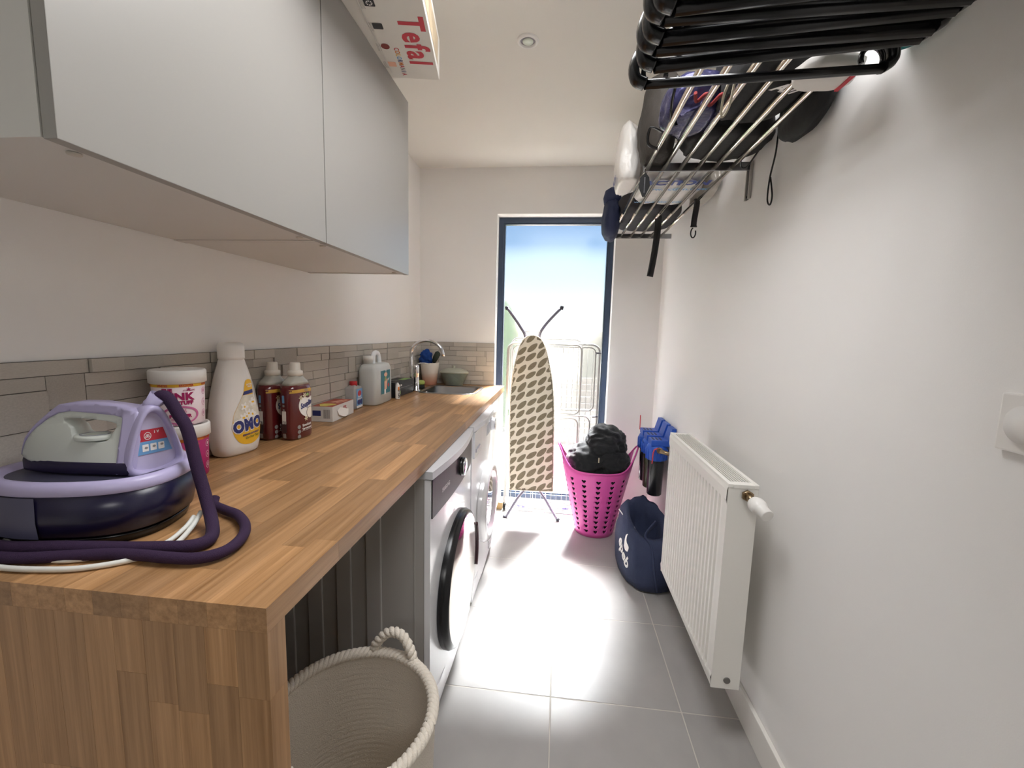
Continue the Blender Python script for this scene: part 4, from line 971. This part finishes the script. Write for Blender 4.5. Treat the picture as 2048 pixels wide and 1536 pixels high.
MB().tube(spline([(-.18, .02, .003), (-.10, .022, .14), (-.03, .04, .26), (.0, .042, .6), (.03, .042, 1.0), (.04, .042, 1.24), (.075, .042, 1.33), (.185, .042, 1.45)], 5), .009, 10).build('leg', m_greytube, ib)
MB().tube([(-.055, .03, 1.295), (.055, .035, 1.295)], .003, 8).build('cross_wire', m_tube, ib)
for x, z in ((-.178, 1.458), (.194, 1.458)): MB().tube([(x * .97, .03, z - .016), (x, .03, z + .006)], .012, 10).build('foot_cap', mat('dark_cap', '3a3844', .5), ib)
for x in (-.186, .186): MB().tube([(x * .97, .02, .018), (x * 1.02, .02, .001)], .0125, 10).build('foot_cap', MATS['dark_cap'], ib)

# ---- pink laundry basket with heart holes
pk = thing('laundry_basket', 'pink plastic laundry basket with rows of heart shaped holes', 'basket', (.275, 2.715, 0))
NC, NR = 14, 11; hW = .42
def pkf(u, v):      # u angle, v height
    k = v / hW; a = .122 + (.215 - .122) * k; b = .115 + (.165 - .115) * k
    return (a * math.cos(u), b * math.sin(u), v)
heart = [(0, -.45), (.22, -.25), (.46, .02), (.5, .25), (.36, .42), (.15, .38), (0, .24), (-.15, .38), (-.36, .42), (-.5, .25), (-.46, .02), (-.22, -.25)]
dU = 2 * PI / NC; z_lo, z_hi = .025, .395; dV = (z_hi - z_lo) / NR
mb = MB()
for c_ in range(NC):
    for r_ in range(NR):
        u0 = c_ * dU; v0 = z_lo + r_ * dV; uc, vc = u0 + dU / 2, v0 + dV / 2
        rad = .122 + .093 * vc / hW; hw_ = .0112 + .004 * vc / hW
        hl = [(uc - p[0] * 2 * hw_ / rad, vc + p[1] * .0265) for p in heart]
        bm_ = flat2d([[(u0, v0), (u0 + dU, v0), (u0 + dU, v0 + dV), (u0, v0 + dV)]], [hl])
        for k in range(1, 6):
            bmesh.ops.bisect_plane(bm_, geom=bm_.verts[:] + bm_.edges[:] + bm_.faces[:], plane_co=(u0 + dU * k / 6, 0, 0), plane_no=(1, 0, 0), dist=1e-7)
        for v in bm_.verts: v.co = Vector(pkf(v.co.x, v.co.y))
        mb.bm(bm_, True); bm_.free()
n = 84
ring = lambda v, s=1: [Vector(pkf(2 * PI * j / n, v)) * s for j in range(n)]
mb.loft([ring(.001), ring(z_lo)], cap=False)
def top_ring(f):
    out = []
    for j in range(n):
        u = 2 * PI * j / n; rise = max(0, abs(math.cos(u))) ** 8 * .15
        p = Vector(pkf(u, z_hi + (.04 + rise) * f)); out.append(p)
    return out
mb.loft([ring(z_hi), top_ring(.4), top_ring(1)], cap=False)
bs = mb.build('basket_wall', m_pinkp, pk)
bmm = bmesh.new(); bmm.from_mesh(bs.data); bmesh.ops.remove_doubles(bmm, verts=bmm.verts[:], dist=1e-5)
# hand openings under the two raised grips
rem = [f for f in bmm.faces if .455 < f.calc_center_median().z < .535 and abs(f.calc_center_median().y) < .045]
bmesh.ops.delete(bmm, geom=rem, context='FACES')
bmesh.ops.recalc_face_normals(bmm, faces=bmm.faces[:]); bmm.to_mesh(bs.data); bmm.free()
solid(bs, .003)
MB().loft([[Vector((p.x, p.y, .003)) for p in ring(.003, .99)], [Vector((p.x * .02, p.y * .02, .004)) for p in ring(.003)]], cap=False).build('basket_base', m_pinkp, pk)
MB().tube([p for p in top_ring(1)], .0055, 8, closed=True).build('rim', m_pinkp, pk)
cl = thing('laundry_heap', 'heap of black clothes piled in the pink laundry basket', 'clothes', (.275, 2.715, .03))
def garment(c, d, seed, amp=.15, wr=.34):
    bm = bmesh.new(); bmesh.ops.create_icosphere(bm, subdivisions=5, radius=1); so = Vector((seed * 2.1, seed * 5.3, seed))
    for v in bm.verts:
        q = v.co.copy(); n = noise.noise(q * 1.3 + so)
        w = Vector((q.x * 1.2, q.y * 1.2, q.z * 3.4)) + Vector((noise.noise(q * 1.5 + so), noise.noise(q * 1.5 - so), 0)) * 1.1
        f = 1 - abs(noise.noise(w + so)) * 2; f2 = 1 - abs(noise.noise(w * 2.1 - so)) * 2
        k = 1 + amp * n + wr * .35 * f + wr * .16 * f2
        v.co = Vector((q.x * d[0] / 2 * k, q.y * d[1] / 2 * k, q.z * d[2] / 2 * k)) + Vector(c)
    mb = MB().bm(bm, True); bm.free(); return mb.build('garment', m_blackcloth, cl)
garment((-.055, -.005, .44), (.27, .25, .23), 3); garment((.075, .0, .43), (.26, .25, .24), 5); g_ = garment((.045, .01, .545), (.245, .22, .25), 9)
MB().lathe([(.10, .095, .0), (.115, .108, .06), (.16, .132, .25), (.19, .148, .36), (.12, .10, .40)], 40).build('garment', mat('dark_grey_cloth', '34353a', .95, bump=.5, bscale=40, mottle=.5, mscale=14), cl)
MB().box((-.006, -.134, .47), (0, -.128, .50)).build('zip_pull', mat('cream_tag', 'cbbfa4', .5), cl)

tag(MB().box((-.415, 2.935, .0005), (-.365, 2.985, .052), bev=.003).build('wood_block', mat('pale_pine', 'b79a6a', .6)), 'small pale wood block on the floor left of the drying rack', 'block')
# ---- navy sports bag
bg = thing('sports_bag', 'navy canvas sports bag with white printed logo on the floor', 'bag', (.512, 2.30, 0))
def bag_ring(a, b, z, s, amp=.05):
    out = []
    for j in range(56):
        t = 2 * PI * j / 56; n_ = noise.noise(Vector((math.cos(t) * 1.7, math.sin(t) * 1.7, z * 7 + s))) + .5 * noise.noise(Vector((math.cos(t) * 4, math.sin(t) * 4, z * 14 + s)))
        k = 1 + amp * n_ * 1.6; c_, s__ = math.cos(t), math.sin(t)
        x = min(a * math.copysign(abs(c_) ** .8, c_) * k, .138)
        out.append((x, b * math.copysign(abs(s__) ** .8, s__) * k, max(.001, z + (.10 * (s__ * .6 - .15 * c_) * max(0, z - .1) / .25) + .02 * n_ * (1 if z > .03 else 0))))
    return out
bgb = MB().loft([bag_ring(.10, .20, .002, 1, .02), bag_ring(.138, .255, .012, 1), bag_ring(.146, .272, .06, 1), bag_ring(.148, .268, .12, 1), bag_ring(.142, .25, .19, 1), bag_ring(.128, .22, .25, 1, .08), bag_ring(.108, .185, .29, 1, .1), bag_ring(.085, .15, .285, 1, .12), bag_ring(.08, .14, .22, 1, .1), bag_ring(.075, .13, .12, 1), bag_ring(.02, .04, .09, 1)])
bgb = bgb.build('body', m_navy, bg)
LG = lambda u, v: Vector((-.17, -.10 - u, v))
def wrap(o, off=.002):
    md = o.modifiers.new('on_cloth', 'SHRINKWRAP'); md.target = bgb; md.wrap_method = 'PROJECT'; md.use_project_x = True; md.use_positive_direction = True; md.use_negative_direction = False; md.offset = off; md.wrap_mode = 'ABOVE_SURFACE'; return o
wrap(decal('lettering', text_bm('epeb', .085, .003, .95), lambda u, v: LG(u, v), m_whitep, bg, (.03, .15), .01, .01, R(-35)))
wrap(decal('logo_leaf', flat2d([[(p.x * 1.3, p.y * 1.3) for p in spline([(-.03, .018, 0), (-.01, .008, 0), (.025, .012, 0), (.035, .0, 0), (.02, -.014, 0), (-.012, -.006, 0), (-.032, .004, 0)], 3, True)]]), LG, m_whitep, bg, (.045, .205), .01, .01, R(-30)))
MB().tube(spline([(-.135, .07, .30), (-.11, .02, .275), (-.095, -.03, .25), (-.09, -.07, .225)], 5), .003, 6).build('piping', m_whitep, bg)
MB().tube([(.0, -.13, .23), (-.012, -.155, .195)], .003, 6).build('zip_pull', m_chrome, bg)
MB().tube(spline([(.02, -.26, .03), (.0, -.27, .12), (-.01, -.22, .225), (-.03, -.16, .26), (.03, -.1, .31)], 6), .018, 10, flat=.35).build('strap', m_navy, bg)

# ---- water filters
wfp = thing('water_filter', 'three blue capped black water filter housings on the wall', 'water filter', (.578, 2.56, 0))
for k, y in enumerate((-.125, 0, .125)):
    h = bpy.data.objects.new('filter_unit', None); COL.objects.link(h); h.parent = wfp; h.location = (0, y, 0)
    MB().lathe([(.036, .378), (.041, .384), (.045, .60), (.045, .605)], 28).build('canister', mat('black_canister' if k != 1 else 'olive_canister', '1c1c1f' if k != 1 else '35371f', .25), h)
    mb = MB().lathe([(.047, .585), (.056, .592), (.058, .655), (.05, .672), (.045, .674)], 28)
    for j in range(14): a = 2 * PI * j / 14; mb.tube([(.057 * math.cos(a), .057 * math.sin(a), .59), (.058 * math.cos(a), .058 * math.sin(a), .65)], .004, 6)
    mb.build('cap_ring', m_blue, h)
    mb = MB(); mb.box((-.042, -.046, .672), (.06, .046, .705), bev=.004)
    mb.prism([(.045, -.046, .70), (.088, -.046, .70), (.088, -.046, .775), (.066, -.046, .775)], (0, .092, 0)); mb.build('head', m_blue, h)
    for j in range(3): MB().box((-.03 + j * .02, -.03, .7045), (-.02 + j * .02, .03, .7058)).build('head_slot', mat('dark_blue_slot', '0e2350', .5), h)
MB().tube([(.0, -.17, .655), (.0, -.20, .655)], [.014, .017], 14).build('valve', m_brass, wfp); MB().tube([(.0, -.20, .655), (.04, -.215, .645), (.075, -.215, .64)], .012, 12).build('elbow', m_brass, wfp)
MB().tube([(-.012, -.195, .668), (-.03, -.198, .660), (-.036, -.20, .64), (-.038, -.20, .58)], .005, 8, flat=.6).build('red_lever', mat('red_lever', 'c83a44', .4), wfp)
MB().tube([(-.01, .185, .66), (-.04, .187, .69), (-.042, .187, .78)], .005, 8, flat=.6).build('red_lever', MATS['red_lever'], wfp); MB().tube([(.0, .17, .655), (.0, .20, .655)], .014, 14).build('valve', m_brass, wfp)

# ================================================================== OVERHEAD RACK
RZ = 1.905
rkk = thing('rod_shelf', 'chrome wall shelf of six parallel rods high on right wall', 'shelf', (0, 0, RZ))
m_brail = mat('satin_rail', 'c4c0ba', .35, .5)
rods = (.302, .362, .422, .482, .542, .602)
for x in rods:
    MB().tube([(x, .45, 0), (x, 2.30, 0)], .0085, 12).build('rod', m_rod, rkk)
    MB().tube([(x, 2.29, 0), (x, 2.83, 0)], .0072, 12).build('rod_extension', m_rod, rkk)
for y in (.62, 1.71, 2.83):
    b = MB().box((.288, y - .004, -.012), (XR - .002, y + .004, .016)).build('cross_bar', m_steel, rkk)
    if y < 2.8:
        MB().box((XR - .010, y - .018, -.115), (XR - .001, y - .012, .016)).build('bracket_rail', m_brail, b); MB().box((XR - .010, y + .012, -.115), (XR - .001, y + .018, .016)).build('bracket_rail', m_brail, b)
        MB().box((XR - .003, y - .016, -.115), (XR - .001, y + .016, .016)).build('bracket_plate', m_steel, b)
        for s_ in (-1, 1): MB().tube([(XR - .003, y + s_ * .007, -.098 - s_ * .006), (XR - .006, y + s_ * .007, -.098 - s_ * .006)], .004, 10).build('screw', mat('dark_screw', '333336', .4, .6), b)
# ---- hangers on the first rod
def hanger(thick):
    t = thing('coat_hanger', '', 'hanger', (0, 0, 0))
    arms = []
    for s_ in (-1, 1):
        MB().tube(spline([(s_ * .2, 0, -.186), (s_ * .216, 0, -.176), (s_ * .214, 0, -.150), (s_ * .19, 0, -.128), (s_ * .11, 0, -.098), (s_ * .03, 0, -.072), (0, 0, -.066)], 5), .0085, 10, flat=1.6, up=(0, 1, 0)).build('shoulder_arm', m_blackp, t)
        MB().tube([(s_ * .183 + .019 * math.cos(a), 0, -.171 + .019 * math.sin(a)) for a in [R(-90) + s_ * R(18 * k) for k in range(0, 17)]], .0042, 8).build('strap_hook', m_blackp, t)
    MB().tube([(-.2, 0, -.187), (.2, 0, -.187)], .0075, 10, flat=1.45 if thick else 1).build('trouser_bar', m_blackp, t)
    MB().tube([(0, 0, -.074), (0, 0, -.03)] + arc((0, 0, 0), .0145, R(-60), R(215), 14), .0035, 8).build('hook', m_blackp, t)
    return t
def dup(o, par=None):
    c = o.copy(); COL.objects.link(c)
    if par: c.parent = par
    for ch in list(o.children): dup(ch, c)
    return c
ords = ('farthest of the black hangers, showing both strap hooks', 'black hanger second from the far end of hanger row', 'black hanger third from the far end of hanger row', 'black hanger fourth from the far end of hanger row', 'black hanger fifth from the far end of hanger row', 'black hanger sixth from the far end of hanger row', 'black hanger seventh from the far end of hanger row', 'nearest of the black hangers, cut by top of picture')
h0 = hanger(False); h1 = hanger(True)
hy = (.80, .738, .708, .678, .648, .618, .588, .558); hz_ = (8, 6, 6.4, 5.6, 6, 5.2, 5.6, 5); ht = (-6, -7.2, -5.5, -6.5, -5, -7, -6, -6)
for i, (y, a, tl_) in enumerate(zip(hy, hz_, ht)):
    o = h0 if i == 0 else h1 if i == 1 else dup(h1)
    o.location = (.302, y, RZ - .002); o.rotation_euler = (0, R(tl_), R(a)); o['label'] = ords[i]; o['group'] = 'black coat hangers on the rod shelf'
# ---- things lying on the rods
ZR = RZ + .0095
def lump(name, label, cat, c, d, seed, m, amp=.12, p=2.6, wr=.08, sub=4, rot=None, fr=1.6):
    o = blob(c, d, seed, amp, fr, sub, p, flat=ZR, rot=rot, wr=wr).build(name, m); return tag(o, label, cat)
m_gcloth = mat('charcoal_nylon', '0e0e10', .75, bump=.4, bscale=50)
o = lump('black_backpack', 'large black backpack with white print lying on shelf middle', 'bag', (.505, 1.26, ZR + .07), (.21, .32, .20), 1, m_gcloth, p=3.0)
decal('lettering', text_bm('A///', .045, .002, 1, .3), lambda u, v: (.535 + u, 1.20 - v, ZR - .013), m_whitep, o, (0, 0), 0, 0, R(-20))
MB().tube(spline([(.39, 1.16, ZR - .002), (.385, 1.19, ZR - .03), (.40, 1.24, ZR - .055), (.41, 1.22, ZR - .04), (.40, 1.16, ZR - .002)], 6), .003, 6).build('drawcord', mat('cream_cord', 'b8b09c', .8), o)
o = lump('rolled_bag', 'black rolled drawstring bag hanging near wall bracket', 'bag', (.525, 1.57, ZR + .045), (.28, .25, .16), 2, m_gcloth, p=2.4, wr=.15)
MB().tube(spline([(.655, 1.49, ZR + .03), (.657, 1.50, 1.87), (.655, 1.52, 1.80), (.656, 1.525, 1.735), (.657, 1.505, 1.714), (.656, 1.495, 1.74), (.655, 1.515, 1.80)], 6), .0028, 6).build('drawcord', m_blackp, o)
MB().tube(spline([(.60, 1.62, ZR + .0), (.615, 1.66, 1.89), (.635, 1.66, 1.888), (.65, 1.60, ZR + .01)], 5), .0028, 6).build('drawcord', m_blackp, o)
o = tag(blob((.640, 1.31, RZ + .03), (.055, .25, .19), 4, .08, 1.8, 4, 2.6, wr=.05).build('cloth_hat', m_gcloth), 'black cloth hat squeezed between the shelf rods and wall', 'hat')
o = tag(blob((.560, 1.075, RZ - .036), (.125, .10, .048), 6, .08, 1.5, 4, 3).build('white_pouch', mat('white_nylon', 'dcd8d2', .6)), 'white pouch with red stripe tucked under the near rods', 'pouch')
MB().box((.596, 1.045, RZ - .0615), (.604, 1.105, RZ - .056)).build('stripe', m_redp, o)
o = lump('iridescent_pouch', 'shiny purple iridescent pouch on the shelf front edge', 'pouch', (.365, 1.40, ZR + .05), (.17, .26, .13), 7, mat('iridescent_film', '3d3c63', .18, .6, bump=.8, bscale=35, mottle=.6, mscale=20), p=2.2, wr=.2)
MB().tube(spline([(.325, 1.40, ZR), (.30, 1.36, 1.90), (.285, 1.30, 1.93), (.29, 1.27, 1.98)], 5), .004, 8, flat=.4).build('strap', m_blackp, o)
MB().tube(spline([(.30, 1.47, ZR + .01), (.262, 1.47, 1.94), (.262, 1.50, 1.905), (.30, 1.53, 1.90)], 5), .005, 8, flat=.4).build('strap', m_blackp, o)
o = tag(MB().tube(spline([(.33, 1.24, ZR + .006), (.345, 1.28, ZR + .004), (.362, 1.25, ZR + .008), (.385, 1.30, ZR + .003), (.40, 1.25, ZR + .006), (.42, 1.29, ZR + .004), (.44, 1.26, ZR + .012)], 6), .0045, 8).build('red_cord', mat('red_cord', '7d1f1f', .8)), 'red cord lying over the shelf rods', 'cord')
o = lump('brown_mesh_bag', 'dark brown mesh bag standing on shelf front rods', 'bag', (.325, 1.685, ZR + .13), (.12, .28, .30), 9, mat('brown_mesh', '332e29', .8, bump=.6, bscale=70, mottle=.3), p=2.6)
o = lump('white_carrier_bag', 'crumpled white plastic carrier bag with blue lettering on shelf', 'bag', (.455, 2.02, ZR + .065), (.29, .42, .17), 12, mat('white_polythene', 'e4e0db', .35, bump=.8, bscale=28), amp=.14, p=3, wr=.15)
md_ = mat('blue_bag_print', '2b3f86', .5)
decal('lettering', text_bm('ACTION', .07, .004, 1.0), lambda u, v: (.45 + u, 1.88 - v, ZR - .0072), md_, o)
decal('lettering', text_bm('www.action.com', .042, .001, .95), lambda u, v: (.46 + u, 1.955 - v, ZR - .0072), m_bluep, o)
decal('lettering', text_bm('www.action.com', .036, .001, .95), lambda u, v: (.44 + u, 2.13 - v, ZR - .0072), m_bluep, o)
o2 = lump('tall_carrier_bag', 'white plastic carrier bag standing upright at shelf front edge', 'bag', (.258, 1.95, ZR + .10), (.096, .26, .27), 14, MATS['white_polythene'], amp=.12, p=2.6, wr=.1)
decal('lettering', text_bm('NOI', .045, .002), lambda u, v: (.2085 , 1.95 - u, ZR + .02 + v), md_, o2)
MB().box((.232, 1.838, 2.02), (.262, 1.843, 2.055)).build('logo', mat('blue_logo', '2f62b8', .5), o2)
o = lump('grey_clothes', 'grey and black clothes bundled at the far shelf end', 'clothes', (.45, 2.52, ZR + .05), (.32, .50, .14), 16, mat('grey_black_cloth', '37363a', .95, bump=.6, bscale=40, mottle=.5, mscale=10), p=3, wr=.15)
MB().tube(spline([(.49, 2.38, ZR), (.497, 2.40, 1.86), (.490, 2.40, 1.76), (.48, 2.39, 1.68), (.468, 2.385, 1.60)], 5), .017, 8, flat=.12, up=(0, 1, 0)).build('strap', m_blackp, o)
o = lump('silver_pouch', 'silvery white pouch beside the wall on the far shelf', 'pouch', (.633, 2.12, ZR + .035), (.062, .34, .13), 18, mat('silver_film', 'bdb7ae', .3, .3, bump=.7, bscale=30), p=2.5, wr=.15)
MB().tube(spline([(.60, 2.10, ZR - .001), (.606, 2.12, 1.885), (.603, 2.13, 1.83), (.602, 2.13, 1.80)], 5), .014, 8, flat=.2, up=(0, 1, 0)).build('strap', m_blackp, o)
MB().tube([(.588, 2.13, 1.797), (.616, 2.13, 1.797)], .004, 8).build('buckle', m_blackp, o)
MB().tube([(.602 + .011 * math.cos(a), 2.13, 1.768 + .022 * math.sin(a)) for a in [R(100) + R(18) * k for k in range(17)]], .003, 8).build('snap_hook', m_blackp, o)
o = tag(blob((.262, 2.52, 1.925), (.10, .20, .22), 20, .1, 1.5, 4, 2.4, wr=.06).build('navy_bag', mat('navy_nylon', '1c2647', .7, bump=.3, bscale=50)), 'navy blue bag hanging over the far front corner of shelf', 'bag')
MB().lathe([(.045, 0), (.05, .03), (.04, .07), (.01, .09)], 20).shift_last((.262, 2.50, 2.005), 80).build('bag_flap', MATS['navy_nylon'], o)
o = thing('zip_pouch', 'small black zipped pouch dangling from the first rod', 'pouch', (.292, 1.692, RZ - .008))
MB().prism([(-.016, 0, -.03), (0, 0, -.012), (.015, 0, -.03), (.02, 0, -.06), (.004, 0, -.097), (-.004, 0, -.097), (-.02, 0, -.06)], (0, .012, 0)).build('pouch', m_gcloth, o)
MB().box((-.002, -.0016, -.085), (.001, 0, -.03)).build('zip', m_steel, o); MB().tube([(0, .006, -.014), (0, .006, 0.001)], .002, 6).build('loop', m_blackp, o)
lump('black_coat', 'black coat folded on the nearest shelf rods above the hangers', 'coat', (.49, .80, ZR + .06), (.36, .42, .18), 22, m_blackcloth, p=3, wr=.1)
o = tag(blob((.640, .93, RZ - .01), (.055, .16, .10), 23, .12, 1.5, 4, 2.4).build('teal_cloth', mat('teal_cloth', '1d6a6c', .9)), 'teal cloth poking out beside wall above the hangers', 'cloth')
